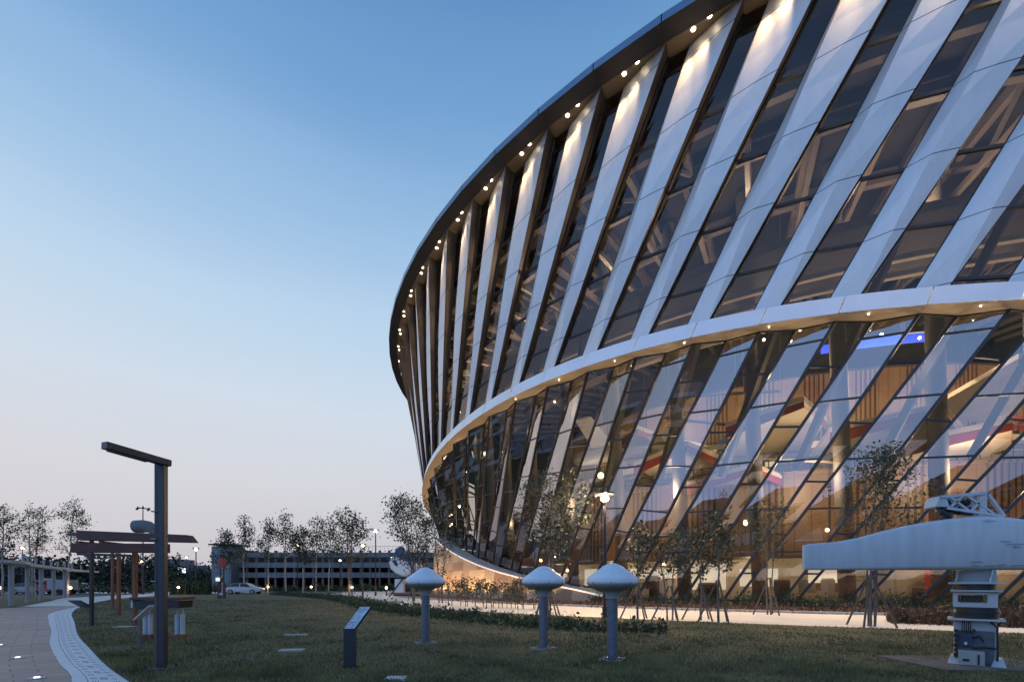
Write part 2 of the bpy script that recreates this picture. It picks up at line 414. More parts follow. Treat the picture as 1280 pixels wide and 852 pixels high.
def curve(pts, n=10):
    """Catmull-Rom through 2D points"""
    out = []
    P = [pts[0]] + list(pts) + [pts[-1]]
    for i in range(1, len(P) - 2):
        p0, p1, p2, p3 = [Vector(q) for q in P[i - 1:i + 3]]
        for k in range(n):
            t = k / n
            out.append(.5 * ((2 * p1) + (p2 - p0) * t + (2 * p0 - 5 * p1 + 4 * p2 - p3) * t * t + (3 * p1 - p0 - 3 * p2 + p3) * t ** 3))
    out.append(Vector(pts[-1])); return out
EDGE = [(14, -2.5), (6, -.4), (0, 2.4), (-3.2, 4.6), (-5.79, 6.77), (-7.48, 8.23), (-9.83, 10.4), (-12.5, 12.9), (-16.8, 17.2), (-21.7, 22.1), (-26.9, 28), (-33, 36), (-38.5, 45), (-43, 60), (-38, 74)]
INNER = [(13.3, -3.6), (5.3, -1.5), (-.7, 1.3), (-3.9, 3.7), (-6.68, 6.8), (-8.5, 8.4), (-11.3, 10.95), (-14.3, 13.9), (-18.2, 17.6), (-22.7, 22.1), (-27.9, 29)]
eL, iL = curve(EDGE, 8), curve(INNER, 8)
b = MB()
u = 0
m_ = min(len(eL), len(iL))
for k in range(m_ - 1):
    d = (eL[k + 1] - eL[k]).length
    a0, a1, c0, c1 = iL[k], iL[k + 1], eL[k], eL[k + 1]
    b.face([(a0.x, a0.y, .012), (c0.x, c0.y, .012), (c1.x, c1.y, .012), (a1.x, a1.y, .012)], 0, [(u, 0), (u, 1), (u + d, 1), (u + d, 0)])
    u += d
struct(b.obj('kerb_strip', M['strip']))
# plaza paving to the left of the strip, courses follow the kerb
b = MB(); u = 0
far = []
for k in range(len(iL)):
    a = iL[max(k - 1, 0)]; c = iL[min(k + 1, len(iL) - 1)]; t = (c - a).normalized(); far.append(Vector((-t.y, t.x)) * -1)
W_P = [0, 2, 4, 7, 11, 16]
for k in range(len(iL) - 1):
    d = (iL[k + 1] - iL[k]).length
    for j in range(len(W_P) - 1):
        q = []
        for kk, w, uu in ((k, W_P[j], u), (k, W_P[j + 1], u), (k + 1, W_P[j + 1], u + d), (k + 1, W_P[j], u + d)):
            nrm = Vector((-.72, -.69)); q.append(((iL[kk] + nrm * w), (w, uu)))
        b.face([(p.x, p.y, .008) for p, _ in q], 0, [x for _, x in q])
    u += d
struct(b.obj('brick_path', M['brick']))
# outer curved path joining the plaza beyond the pergola
P2 = curve([(-28, 27), (-33, 34), (-42, 43), (-55, 49), (-75, 52)], 6)
b = MB(); ed = curve([(-26.9, 28), (-33, 36), (-38.5, 45), (-43, 60), (-38, 74)], 6)
for k in range(len(P2) - 1):
    pass
b.face([(-27.9, 29, .0075), (-31, 28, .0075), (-37, 35, .0075), (-44, 44, .0075), (-50, 62, .0075), (-46, 80, .0075), (-38, 74, .0075), (-43, 60, .0075), (-38.5, 45, .0075), (-33, 36, .0075)], 0, [(0, 0)] * 10)
b.face([(-90, 62, .004), (-90, 70, .004), (-20, 78, .004), (40, 88, .004), (40, 80, .004), (-20, 68, .004)])
struct(b.obj('far_path', M['path']))

# ring path about the building
b = MB()
for k in range(70):
    a0, a1 = -200 + 2 * k, -200 + 2 * (k + 1)
    for r0, r1 in ((58.6 / R, 66 / R),):
        b.face([pol(r0, a0, .012), pol(r1, a0, .012), pol(r1, a1, .012), pol(r0, a1, .012)])
struct(b.obj('ring_path', M['path']))
b = MB()
for k in range(70):
    a0, a1 = -200 + 2 * k, -200 + 2 * (k + 1)
    b.face([pol(.80, a0, .03), pol(58.2 / R, a0, .03), pol(58.2 / R, a1, .03), pol(.80, a1, .03)])
    b.face([pol(58.2 / R, a0, .12), pol(58.6 / R, a0, .12), pol(58.6 / R, a1, .12), pol(58.2 / R, a1, .12)], 1)
    b.face([pol(58.6 / R, a0, .12), pol(58.6 / R, a0, .0), pol(58.6 / R, a1, .0), pol(58.6 / R, a1, .12)], 1)
struct(b.obj('planting_bed_soil', [M['mulch'], M['concrete']]))

# lawn between the kerb strip and the ring path
lawn = [(p.x, p.y) for p in eL]
ring = []
for k in range(40):
    a = -206 + k * 3.2
    if a > -70: break
    p = pol(66 / R, a); ring.append((p.x, p.y))
poly = lawn + [(-30, 74)] + [q for q in ring if q[1] < 74] + [(60, 5), (40, -4)]
def inlawn(x, y):
    c = False; j = len(poly) - 1
    for i in range(len(poly)):
        xi, yi = poly[i]; xj, yj = poly[j]
        if (yi > y) != (yj > y) and x < (xj - xi) * (y - yi) / (yj - yi) + xi: c = not c
        j = i
    return c
bm = bmesh.new(); bmesh.ops.create_circle(bm, cap_ends=False, segments=3, radius=.01); bm.clear()
vs = [bm.verts.new((x, y, .02)) for x, y in poly]
bm.faces.new(vs); bmesh.ops.triangulate(bm, faces=bm.faces)
me = bpy.data.meshes.new('lawn'); bm.normal_update(); bm.to_mesh(me); bm.free(); me.materials.append(M['lawn'])
lo = bpy.data.objects.new('lawn', me); COL.objects.link(lo); struct(lo)
# pergola lawn on the far side of the plaza
def sheet(name, pts, z, m):
    b = MB(); b.face([(x, y, z) for x, y in pts]); return struct(b.obj(name, m))
sheet('pergola_lawn', [(-60, 20), (-28.6, 24.2), (-31.5, 29), (-38, 37), (-48, 48), (-60, 55), (-95, 57), (-95, 24)], .02, M['lawn'])
sheet('far_lawn', [(-130, 80), (-20, 80), (40, 92), (40, 100), (-130, 100)], .01, M['lawn'])
sheet('lawn_behind', [(-80, -90), (80, -90), (80, -14), (-80, -14)], .01, M['lawn'])

rnd = random.Random(3)
# grass blades over the near lawn
b = MB(); cnt = 0
V, Fc = [], []
while cnt < 130000:
    D = 5.2 + 34 * rnd.random() ** 2.1; x = rnd.uniform(-1.18, 1.18) * D
    if not inlawn(x, D): continue
    nz = .5 + .5 * sin(x * 1.3 + 2 * sin(D * .9)) * sin(D * 1.1 + 1.7 * sin(x * .7))
    if rnd.random() > .45 + .55 * nz: continue
    h = rnd.uniform(.02, .05 if D > 13 else .075) * (.6 + .8 * nz) * (1.5 if rnd.random() < .07 else 1); th = rnd.uniform(0, pi); w = .006 + D * .0006
    lx, ly = rnd.gauss(0, .02), rnd.gauss(0, .02)
    n = len(V)
    V += [(x - w * cos(th), D - w * sin(th), .02), (x + w * cos(th), D + w * sin(th), .02), (x + lx, D + ly, .02 + h)]
    Fc.append((n, n + 1, n + 2)); cnt += 1
b.add(V, Fc)
go = b.obj('grass', M['blade']); struct(go, 'stuff')

# ------------------------------------------------------------------ the museum
def hb(m): return .526 - .09 * (1 - cos(.1826 * (m - 6.5)))
def zbelt(m): return EYE + K * hb(m)
BELT_H = .92
ZR = EYE + K * .985                     # soffit height
def angb(m): return -105.5 - STEP * m
def angt(m): return -94.36 - STEP * m
def angf(m): return -116.75 - STEP * m
def zb(deg):
    """top of the tiled plinth wall, m above ground, falling to the right"""
    pts = [(-230, 8.3), (-171, 8.0), (-163, 6.9), (-157.5, 5.6), (-152, 4.3), (-147, 3.2), (-142.5, 2.3), (-137, 1.4), (-133, .85), (-129.5, .25), (-126, -.2), (-60, -.2)]
    for (a0, z0), (a1, z1) in zip(pts, pts[1:]):
        if a0 <= deg <= a1: return z0 + (z1 - z0) * (deg - a0) / (a1 - a0)
    return -.2
bld = thing('museum_building', 'round glass museum with slanted white fins, flared rim and curved white belt', 'building', (CX, CY, 0))
MODS = list(range(-12, 25))
NT = 9
def lerp(a, b, t): return a + (b - a) * t
zT = [(k * 3.05 - 1.2) for k in range(0, 13)]
def edge_pts(m):
    A0 = pol(.916, angb(m) - .19 * STEP, zbelt(m + .19)); B0 = pol(.920, angb(m) + .17 * STEP, zbelt(m - .17)); C0 = pol(.917, angb(m) + .175 * STEP, zbelt(m - .175))
    A1 = pol(.9645, angt(m) - .72 * STEP, ZR + .1); B1 = pol(.9805, angt(m), ZR + .1); C1 = pol(.9655, angt(m) - .03 * STEP, ZR + .1)
    return A0, B0, C0, A1, B1, C1
for m in MODS:
    A0, B0, C0, A1, B1, C1 = edge_pts(m)
    b = MB()
    out_ = Vector((cos(RAD(angb(m))), sin(RAD(angb(m))), .1))
    NF = 6
    rd = [lerp(B0, A1, k / NF) + out_ * (.34 * sin(pi * k / NF)) for k in range(NF + 1)]
    ea = [lerp(A0, A1, k / NF) for k in range(NF + 1)]; eb = [lerp(B0, B1, k / NF) for k in range(NF + 1)]
    for k in range(NF):
        if k < NF - 1: b.face([ea[k], rd[k], rd[k + 1], ea[k + 1]], 0)
        else: b.face([ea[k], rd[k], A1], 0)
        if k: b.face([rd[k], eb[k], eb[k + 1], rd[k + 1]], 0)
        else: b.face([B0, eb[1], rd[1]], 0)
    b.face([B0, C0, C1, B1], 1)
    b.obj('fin', [M['panel'], M['return']], bld)
    # glass between this fin and the one on its left
    _, _, C0n, _, _, C1n = edge_pts(m + 1)
    b = MB(); fr = MB()
    n_in = Vector((cos(RAD(angb(m))), sin(RAD(angb(m))), 0)) * -.10
    ts = [0] + sorted(set(max(0, min(1, (z - A0.z) / (A1.z - A0.z))) for z in zT)) + [1]
    ts = sorted(set(round(t, 4) for t in ts))
    ts = [t for i, t in enumerate(ts) if i == 0 or t - ts[i - 1] > .02]
    for t0, t1 in zip(ts, ts[1:]):
        q = [lerp(C0n, C1n, t0) + n_in, lerp(A0, A1, t0) + n_in, lerp(A0, A1, t1) + n_in, lerp(C0n, C1n, t1) + n_in]
        b.face(q)
        if t0 > 0: fr.beam(q[0], q[1], .14, .16)
    fr.beam(C0n + n_in * .7, C1n + n_in * .7, .22, .2); fr.beam(A0 + n_in * .7, A1 + n_in * .7, .1, .12)
    g = b.obj('window', M['glass_up'], bld); fr.obj('frame', M['frame'], g)
    # belt
    a0, a1 = angb(m), angb(m - 1); b = MB()
    g0 = .06 / (R * .92) * 180 / pi
    for i in range(2):
        s0, s1 = i / 2, (i + 1) / 2
        d0, d1 = a0 + STEP * s0 + (g0 if i == 0 else 0), a0 + STEP * s1
        z0, z1 = zbelt(m - s0), zbelt(m - s1)
        lean = -.10 * STEP       # joints lean with the fins
        T0, T1 = pol(.9215, d0, z0 + .05), pol(.9215, d1, z1 + .05); U0, U1 = pol(.9245, d0 + lean, z0 - BELT_H), pol(.9245, d1 + lean, z1 - BELT_H)
        b.face([U0, U1, T1, T0]); b.face([T0, T1, pol(.893, d1, z1 + .05), pol(.893, d0, z0 + .05)])
    b.obj('belt_panel', M['white'], bld)
# soffit below the belt, zigzag along the folded glass
def J(m): return pol(.911, angb(m) - .09 * STEP, zbelt(m) - BELT_H - .05), pol(.850, angf(m), 0)
def Mi(m): return pol(.900, angb(m) + .42 * STEP, zbelt(m - .5) - BELT_H + .05), pol(.8475, angf(m) + .22 * STEP, 0)
b = MB(); rib = MB()
for m in MODS[1:]:
    e0, e1, e2 = pol(.9245, angb(m) - .1 * STEP, zbelt(m) - BELT_H - .01), pol(.9245, angb(m) + .4 * STEP, zbelt(m - .5) - BELT_H - .01), pol(.9245, angb(m) + .9 * STEP, zbelt(m - 1) - BELT_H - .01)
    b.face([e0, J(m)[0], Mi(m)[0], e1]); b.face([e1, Mi(m)[0], J(m - 1)[0], e2])
b.obj('belt_soffit', M['cream'], bld)
WALLR = .884
def clip(top, foot):
    t = 1.0
    for k in range(60):
        t = 1 - k / 60; p = lerp(top, foot, t)
        deg = math.degrees(atan2(p.y - CY, p.x - CX)); deg = deg - 360 if deg > 0 else deg
        z0 = max(zb(deg), .05) - (.0 if zb(deg) < .3 else -.25)
        if p.z >= z0: return p
    return lerp(top, foot, .5)
for m in MODS[1:]:
    for kind in (0, 1):
        T0, F0 = J(m) if kind == 0 else Mi(m)
        T1, F1 = Mi(m) if kind == 0 else J(m - 1)
        F0, F1 = clip(T0, F0), clip(T1, F1)
        b = MB(); fr = MB()
        nb = 5
        off = .12 if kind else 0
        ts = [0, .13 + off * .6, .32 + off * .5, .52 + off * .4, .72 + off * .3, .88 + off * .1, 1] if kind == 0 else [0, .05, .24, .44, .62, .79, 1]
        for t0, t1 in zip(ts, ts[1:]):
            q = [lerp(T0, F0, t1), lerp(T1, F1, t1), lerp(T1, F1, t0), lerp(T0, F0, t0)]
            b.face(q)
            fr.beam(q[3], q[2], .09, .11)
        fr.beam(lerp(T0, F0, 0), F0, .16, .16)
        fr.beam(F0, F1, .1, .12)
        g = b.obj('lower_window', M['glass_lo'], bld); fr.obj('frame', M['frame'], g)
# rim disc
b = MB()
for k in range(MODS[0] - 3, 88 + MODS[0] - 3):
    a0, a1 = -122.94 - 4.0909 * (k + 1) if False else -122.94 - STEP * k, -122.94 - STEP * (k + 1)
    q0, q1 = pol(1, a0, ZR + .48), pol(1, a1, ZR + .48); p0, p1 = pol(1, a0, ZR + .03), pol(1, a1, ZR + .03)
    g = (p0 - p1).normalized() * .03
    b.face([p0 - g, p1 + g, q1 + g, q0 - g], 0)                       # edge
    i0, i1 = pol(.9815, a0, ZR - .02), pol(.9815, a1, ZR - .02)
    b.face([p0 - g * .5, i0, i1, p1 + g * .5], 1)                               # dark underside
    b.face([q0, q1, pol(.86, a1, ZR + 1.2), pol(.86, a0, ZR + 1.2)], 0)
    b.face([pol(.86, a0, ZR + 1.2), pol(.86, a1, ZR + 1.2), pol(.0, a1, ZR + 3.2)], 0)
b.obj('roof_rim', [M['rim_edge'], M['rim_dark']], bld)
b = MB()
for k in range(-16, 34):
    a0, a1 = -122.94 - STEP * k, -122.94 - STEP * (k + 1)
    b.face([pol(.9815, a0, ZR + .11), pol(.93, a0, ZR + .11), pol(.93, a1, ZR + .11), pol(.9815, a1, ZR + .11)])
    b.face([pol(.9815, a0, ZR - .02), pol(.9815, a1, ZR - .02), pol(.9815, a1, ZR + .11), pol(.9815, a0, ZR + .11)])
b.obj('lit_soffit', M['soffit'], bld)
b = MB()
for m in MODS:
    A0, B0, C0, A1, B1, C1 = edge_pts(m)
    # riser joining the fin tops to the soffit
for m in MODS:
    if m < -9 or m > 21: continue
    for fr_ in (.10, .40):
        a = angt(m) - .72 * STEP + .72 * STEP * fr_
        p = pol(.9765 if fr_ < .2 else .9795, a, ZR + .095)
        d = MB(); d.lathe([(.02, 0), (.115, 0), (.13, .012)], (p.x, p.y, p.z - .012), 12)
        d.obj('downlight', M['spot_disc'], bld)
        inw = Vector((CX - p.x, CY - p.y, 0)).normalized()
        lean = (lerp(edge_pts(m)[0], edge_pts(m)[1], .5) - lerp(edge_pts(m)[3], edge_pts(m)[4], .5)).normalized()
        lamp('SPOT', 'downlight_beam', p - Vector((0, 0, .05)), 900, (1, .68, .38), .08, RAD(60), lean + inw * .10, parent=bld, blend=1.0)

# tiled plinth wall with a lit coping, at its lower right end running into the ground
b = MB(); cp = MB(); u = 0; n = 60
pts = []
for k in range(n + 1):
    a = -215 + (-128.5 + 215) * k / n
    pts.append((a, max(zb(a), .12)))
def wr(z): return WALLR + .010 * min(z / 8, 1) - .012 * (1 - min(z / 3, 1))
for (a0, z0), (a1, z1) in zip(pts, pts[1:]):
    d = R * WALLR * RAD(a1 - a0)
    b.face([pol(wr(z0) + .006, a0, 0), pol(wr(z1) + .006, a1, 0), pol(wr(z1), a1, z1), pol(wr(z0), a0, z0)], 0, [(u, 0), (u + d, 0), (u + d, z1), (u, z0)])
    u += d
    cp.face([pol(wr(z0) + .003, a0, z0 + .04), pol(wr(z1) + .003, a1, z1 + .04), pol(wr(z1) + .002, a1, z1 + .16), pol(wr(z0) + .002, a0, z0 + .16)], 1)
    cp.face([pol(wr(z0) + .002, a0, z0 + .16), pol(wr(z1) + .002, a1, z1 + .16), pol(wr(z1) - .03, a1, z1 + .16), pol(wr(z0) - .03, a0, z0 + .16)], 0)
pw = b.obj('plinth_wall', M['tile'], bld); cp.obj('coping', [M['concrete'], M['coplight']], pw)
for k in range(15):
    a = -176 + 3.1 * k; p = pol(.918, a, .25); q = pol(WALLR, a, 3.0)
    lamp('SPOT', 'wall_washer', p, 1000 * (1 - k / 24), (1, .60, .26), .08, RAD(100), q - p, parent=bld, blend=.7)

# --- interior
def ringwall(name, r, z0, z1, a0, a1, m, step=1.0, parent=bld, thick=0):
    b = MB(); k = a0
    while k < a1 - 1e-6:
        e = min(k + step, a1); b.face([pol(r, k, z0), pol(r, e, z0), pol(r, e, z1), pol(r, k, z1)]); k = e
    return b.obj(name, m, parent)
def ringslab(name, r0, r1, z, t, a0, a1, mats, step=2, zf=None):
    b = MB(); k = a0
    while k < a1 - 1e-6:
        e = min(k + step, a1)
        b.face([pol(r0, k, z), pol(r1, k, z), pol(r1, e, z), pol(r0, e, z)], 0)
        b.face([pol(r1, k, z - t), pol(r0, k, z - t), pol(r0, e, z - t), pol(r1, e, z - t)], 0)
        b.face([pol(r1, k, z - t), pol(r1, e, z - t), pol(r1, e, z), pol(r1, k, z)], 1 if len(mats) > 1 else 0)
        k = e
    return b.obj(name, mats, bld)
IA0, IA1 = -205, -60
ringslab('ground_floor', .2, .846, .06, .05, IA0, IA1, [M['floor_in']])
ringwall('wood_wall', .72, 3.7, 10.2, -170, -66, M['wood'])
ringslab('mezzanine_floor', .52, .722, 10.45, .25, -170, -66, [M['slab'], M['wood']])
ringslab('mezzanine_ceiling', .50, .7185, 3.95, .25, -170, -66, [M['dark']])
ringwall('shop_wall', .64, .06, 3.7, -170, -66, M['cream'])
ringwall('upper_wood_wall', .585, 14.6, 21, -172, -66, M['wood'])
ringslab('gallery_floor', .42, .60, 14.6, .6, -172, -66, [M['slab'], M['slab']])
ringwall('mezzanine_back_wall', .54, 10.45, 14.0, -172, -66, M['cream'])
ringslab('gallery_roof', .42, .585, 21.2, .2, -172, -66, [M['dark']])
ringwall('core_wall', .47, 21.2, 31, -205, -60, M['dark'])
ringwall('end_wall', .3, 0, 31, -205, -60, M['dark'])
b = MB()
for a in (-206, -58):
    b.face([pol(.2, a, 0), pol(.84, a, 0), pol(.93, a, 31), pol(.2, a, 31)])
b.obj('party_wall', M['dark'], bld)
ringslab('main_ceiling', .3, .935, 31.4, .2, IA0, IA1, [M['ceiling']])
for r_ in (.56, .66, .76, .86, .92):
    b = MB(); k = IA0
    while k < IA1: b.beam(pol(r_, k, 30.4), pol(r_, k + 2.05, 30.4), .45, .9); k += 2.05
    b.obj('ring_beam', M['steel'], bld)
b = MB(); n = 0
for m in range(-10, 24):
    a = angt(m); b = MB()
    b.beam(pol(.48, a, 30.6), pol(.94, a, 30.6), .4, .7); b.beam(pol(.48, a, 28.2), pol(.90, a, 28.2), .3, .4)
    rr = [.5 + .06 * i for i in range(8)]
    for i in range(len(rr) - 1):
        z0, z1 = (28.2, 30.6) if i % 2 else (30.6, 28.2); b.beam(pol(rr[i], a, z0), pol(rr[i + 1], a, z1), .2, .22)
    b.obj('roof_truss', M['steel'], bld)
# upper gallery deck seen through the upper glass
ringslab('upper_gallery', .80, .895, 22.6, .5, -205, -60, [M['dark'], M['steel']])
for r_, z in ((.872, 19.6), (.868, 20.7), (.85, 23.6)):
    b = MB(); k = IA0
    while k < IA1: b.beam(pol(r_, k, z), pol(r_, k + 2.05, z), .3, .32); k += 2.05
    b.obj('gallery_edge', M['slab'], bld)
for k in range(18):
    a = -180 + 6.9 * k; b = MB()
    b.tube(pol(.775, a, 0), pol(.79, a - 1.5, 31), .55, .5, 16); b.obj('column', M['column'], bld, smooth=True)
for k in range(22):
    a = -178 + 5.2 * k; b = MB()
    b.beam(pol(.845, a, 9), pol(.90, a + 5.5, 22.3), .4, .4); b.obj('raking_strut', M['column'], bld)
# cream balcony slabs with a red edge, at different heights
for i, (a0, a1, z, r0, r1) in enumerate(((-112, -100, 12.2, .6, .775), (-126, -115, 9.4, .66, .76), (-99, -88, 15.6, .60, .80), (-137, -128, 14.2, .6, .76), (-121, -112, 13.4, .6, .79), (-107, -97, 10.6, .66, .79), (-131, -122, 11.6, .64, .78))):
    b = MB(); p = [pol(r0, a0, z), pol(r1 - .02, a0, z + .5), pol(r1, (a0 + a1) / 2 + 2, z + 1.2), pol(r1 - .05, a1, z + .4), pol(r0, a1, z)]
    b.prism(p, (0, 0, .35), 0)
    b.face([p[1] + Vector((0, 0, -.9)), p[2] + Vector((0, 0, -.5)), p[2] + Vector((0, 0, -.01)), p[1] + Vector((0, 0, -.01))], 1)
    b.face([p[2] + Vector((0, 0, -.5)), p[3] + Vector((0, 0, -.7)), p[3] + Vector((0, 0, -.01)), p[2] + Vector((0, 0, -.01))], 1)
    b.obj('balcony', [M['slab'], M['red']], bld)
ringwall('led_screen', .66, 21.0, 21.75, -111, -98, M['led_blue'])
ringwall('led_screen', .655, 21.8, 22.0, -109, -97, M['led_white'])
# lit shop fronts and exhibits in the ground floor
for a, w, z0, z1 in ((-134, 7, 1.9, 2.9), (-126.5, 5, .9, 3.2), (-120, 4, 1.2, 2.7), (-113, 3, 1.5, 2.6), (-142, 5, 1.2, 3.0), (-150, 4, 1.5, 2.6)):
    ringwall('shop_front', .70, z0, z1, a, a + w, M['led_white'])
for a, z in ((-108, 12.1), (-104, 11.6), (-117, 12.4), (-98, 11.8)):
    ringwall('notice_panel', .61, z, z + 1.3, a, a + 1.3, M['led_white'])
rnd = random.Random(11)
for k in range(26):
    a = -168 + 100 * rnd.random(); r_ = .71 + .09 * rnd.random(); p = pol(r_, a)
    b = MB(); w = rnd.uniform(.6, 1.6); h = rnd.uniform(.8, 2.0)
    b.box((p.x, p.y, .06 + h / 2), (w, w * .7, h), rnd.uniform(0, 3)); b.box((p.x, p.y, .06 + h + .06), (w * .8, w * .5, .1), 0, 1)
    b.obj('display_plinth', [M['white'] if k % 3 else M['dark'], M['grey']], bld)
for k, (px_, py_, D) in enumerate(((943, 566, 37), (751, 594, 38), (848, 403, 38), (988, 426, 40), (1000, 412, 42), (1034, 662, 34), (925, 402, 44), (676, 700, 44), (1102, 418, 40), (1130, 420, 44), (562, 524, 72), (1100, 566, 44), (830, 705, 44), (690, 460, 50), (768, 474, 48))):
    p = at(px_, D, py_); b = MB(); b.ball(p, .13 if k not in (0, 1, 10) else .24, 10, 8); b.obj('lamp_glow', M['lamp_warm'], bld)
rnd = random.Random(77)
for nm, r_, z in (('balustrade', .715, 10.45), ('balustrade', .596, 14.6)):
    b = MB(); k = -170
    while k < -66:
        b.beam(pol(r_, k, z + 1.1), pol(r_, k + 1, z + 1.1), .08, .06); b.beam(pol(r_, k, z + .6), pol(r_, k + 1, z + .6), .04, .04); b.beam(pol(r_, k, z), pol(r_, k, z + 1.1), .06, .06); k += 1
    b.obj(nm, M['frame'], bld)
cols_ = [M['dark'], M['steel'], M['red'], M['navy'], M['cream'], M['wood'], M['grey'], M['white']]
for k in range(44):
    lv = k % 3; a = -150 + 80 * rnd.random(); w = rnd.uniform(.5, 2.6)
    r_, z = ((.655 + .03 * rnd.random(), .1), (.57 + .1 * rnd.random(), 10.45), (.575, 14.7))[lv]
    if lv == 2: r_ = .5905
    ringwall('exhibit_board', r_, z + rnd.uniform(0, .8), z + rnd.uniform(1.4, 3.2), a, a + w, cols_[(k * 5 + lv) % 8])
for k in range(16):
    a = -140 + 72 * k / 15 + rnd.uniform(-1, 1); p = pol(.74 + .06 * rnd.random(), a, rnd.uniform(10, 20)); b = MB()
    b.tube(p, p + Vector((rnd.uniform(-6, 6), rnd.uniform(-3, 3), rnd.uniform(-.5, 2))), .12, n=8); b.tube(p, p + Vector((0, 0, 31.2 - p.z)), .02, n=4); b.obj('hanging_rail', M['steel'], bld)
for r_, z in ((.70, 8.0), (.64, 12.9), (.70, 23.0)):
    b = MB(); k = -165
    while k < -66: b.tube(pol(r_, k, z), pol(r_, k + 2, z), .35, n=10); k += 2
    b.obj('duct', M['steel'], bld)
rnd = random.Random(31)
for k in range(34):
    p = pol(rnd.uniform(.70, .89), -172 + 92 * rnd.random(), rnd.choice((19.5, 21, 24, 26.5, 27.5))); b = MB(); b.ball(p, .1, 8, 6); b.obj('lamp_glow', M['lamp_warm'], bld)  # added glowing balls, standing in for lamps mirrored in the upper glass
IL = [(-168, .68, 9, 300), (-152, .78, 8.5, 400), (-138, .79, 9, 800), (-126, .79, 9, 1700), (-114, .79, 9.2, 1900), (-102, .79, 9, 1900), (-90, .79, 9, 1900), (-78, .78, 9, 1500),
      (-148, .68, 19, 700), (-132, .68, 19, 1600), (-118, .69, 19, 2400), (-104, .69, 18, 2400), (-90, .69, 18, 2400), (-76, .68, 18, 2000)]
for a, r_, z, p in IL: lamp('POINT', 'gallery_light', pol(r_, a, z), p * .6, (1, .80, .56), .5, parent=bld)
for a in (-165, -150, -138, -128, -119, -110, -100, -90, -80): lamp('POINT', 'shop_light', pol(.68, a, 3.2), 130, (1, .80, .56), .3, parent=bld)
for a in (-170, -156, -143, -131, -119, -107, -95, -83): lamp('POINT', 'attic_light', pol(.82, a, 26.0), 1000, (1, .82, .62), .4, parent=bld)
for a in (-125, -117, -109, -101, -93, -160, -150, -140, -133): lamp('POINT', 'belt_light', pol(.885, a, 14.3 if a > -120 else 15.5), 70, (1, .76, .48), .2, parent=bld)

for k in range(13):  # added downlights under the belt, put in to brighten the path
    a = -138 + 5.1 * k; m_ = (-105.5 - a) / STEP; p = pol(.918, a, zbelt(m_) - BELT_H - .12); d = MB()
    d.lathe([(.01, 0), (.026, 0), (.03, .04)], (p.x, p.y, p.z), 10); d.obj('downlight', M['spot_disc'], bld)
    q = pol(1.04, a, 0); lamp('SPOT', 'path_fill', p - Vector((0, 0, .06)), 4200, (1, .72, .44), .1, RAD(70), q - p, parent=bld, blend=.8)
# aircraft hung in the hall
def light_aircraft(name, label, p, yaw, L=9.0, high=True, reg=None, bluetail=False, roll=0, col=None):
    o = thing(name, label, 'aircraft', (0, 0, 0), 'aircraft hung in the glass hall')
    b = MB(); st = [(-L * .5, .12, .1), (-L * .3, .38, .1), (-L * .05, .62, 0), (L * .2, .72, -.05), (L * .38, .62, -.1), (L * .47, .34, -.12), (L * .5, .1, -.12)]
    n = 14; vs = []
    for x, r_, dz in st: vs += [(x, r_ * cos(2 * pi * i / n), dz + r_ * 1.05 * sin(2 * pi * i / n)) for i in range(n)]
    fs = [(k * n + i, k * n + (i + 1) % n, (k + 1) * n + (i + 1) % n, (k + 1) * n + i) for k in range(len(st) - 1) for i in range(n)] + [tuple(range(n - 1, -1, -1)), tuple(range(6 * n, 7 * n))]
    b.add(vs, fs); b.obj('fuselage', col or M['planewhite'], o, smooth=True)
    zw = .62 if high else -.4
    b = MB(); h = L * .62
    for s_ in (-1, 1):
        b.prism([(L * .24, 0, zw), (L * .2, s_ * h, zw + .25), (L * .05, s_ * h, zw + .25), (L * .02, 0, zw)], (0, 0, .14))
    w = b.obj('wing', M['planewhite'], o)
    b = MB(); b.prism([(-L * .36, -L * .2, .2), (-L * .36, L * .2, .2), (-L * .48, L * .18, .2), (-L * .48, -L * .18, .2)], (0, 0, .07)); b.obj('tailplane', M['blueplane'] if bluetail else M['planewhite'], o)
    b = MB(); b.prism([(-L * .34, -.04, .2), (-L * .46, -.04, 1.7), (-L * .53, -.04, 1.7), (-L * .49, -.04, .2)], (0, .08, 0)); b.obj('tail_fin', M['blueplane'] if bluetail else M['planewhite'], o)
    b = MB(); b.ball((L * .24, 0, .42), .55, 12, 8, (1.7, .8, .7)); b.obj('cockpit_glass', M['carglass'], o, smooth=True)
    b = MB(); b.box((L * .515, 0, -.12), (.05, .16, 1.9)); b.lathe([(.02, -.1), (.14, 0), (.02, .1)], (L * .51, 0, -.12), 8); b.obj('propeller', M['dark'], o)
    if reg:
        cu = bpy.data.curves.new('registration', 'FONT'); cu.body = reg; cu.size = 1.15; cu.extrude = .005; cu.align_x = 'CENTER'; cu.align_y = 'CENTER'
        cu.shear = .25
        t0 = bpy.data.objects.new('lettering_curve', cu); COL.objects.link(t0)
        me = bpy.data.meshes.new_from_object(t0.evaluated_get(bpy.context.evaluated_depsgraph_get()))
        bpy.data.objects.remove(t0); me.materials.clear(); me.materials.append(M['ink'])
        t = bpy.data.objects.new('lettering', me); COL.objects.link(t); t.parent = w
        t.location = (L * .125, -h * .5, zw - .015 + .125); t.rotation_euler = (pi - .045, 0, pi / 2)
    o.location = p; o.rotation_euler = (roll, 0, yaw)
    return o
light_aircraft('hanging_aircraft', 'white high-wing aircraft with black registration under its wing, hung behind the glass', at(770, 43, 566), RAD(150), 9.5, True, 'HL7002', roll=RAD(8))
light_aircraft('hanging_aircraft', 'white low-wing aircraft with blue tail, hung beside the lettered high-wing one', at(862, 43, 560), RAD(205), 9.0, False, None, True, roll=RAD(-14))
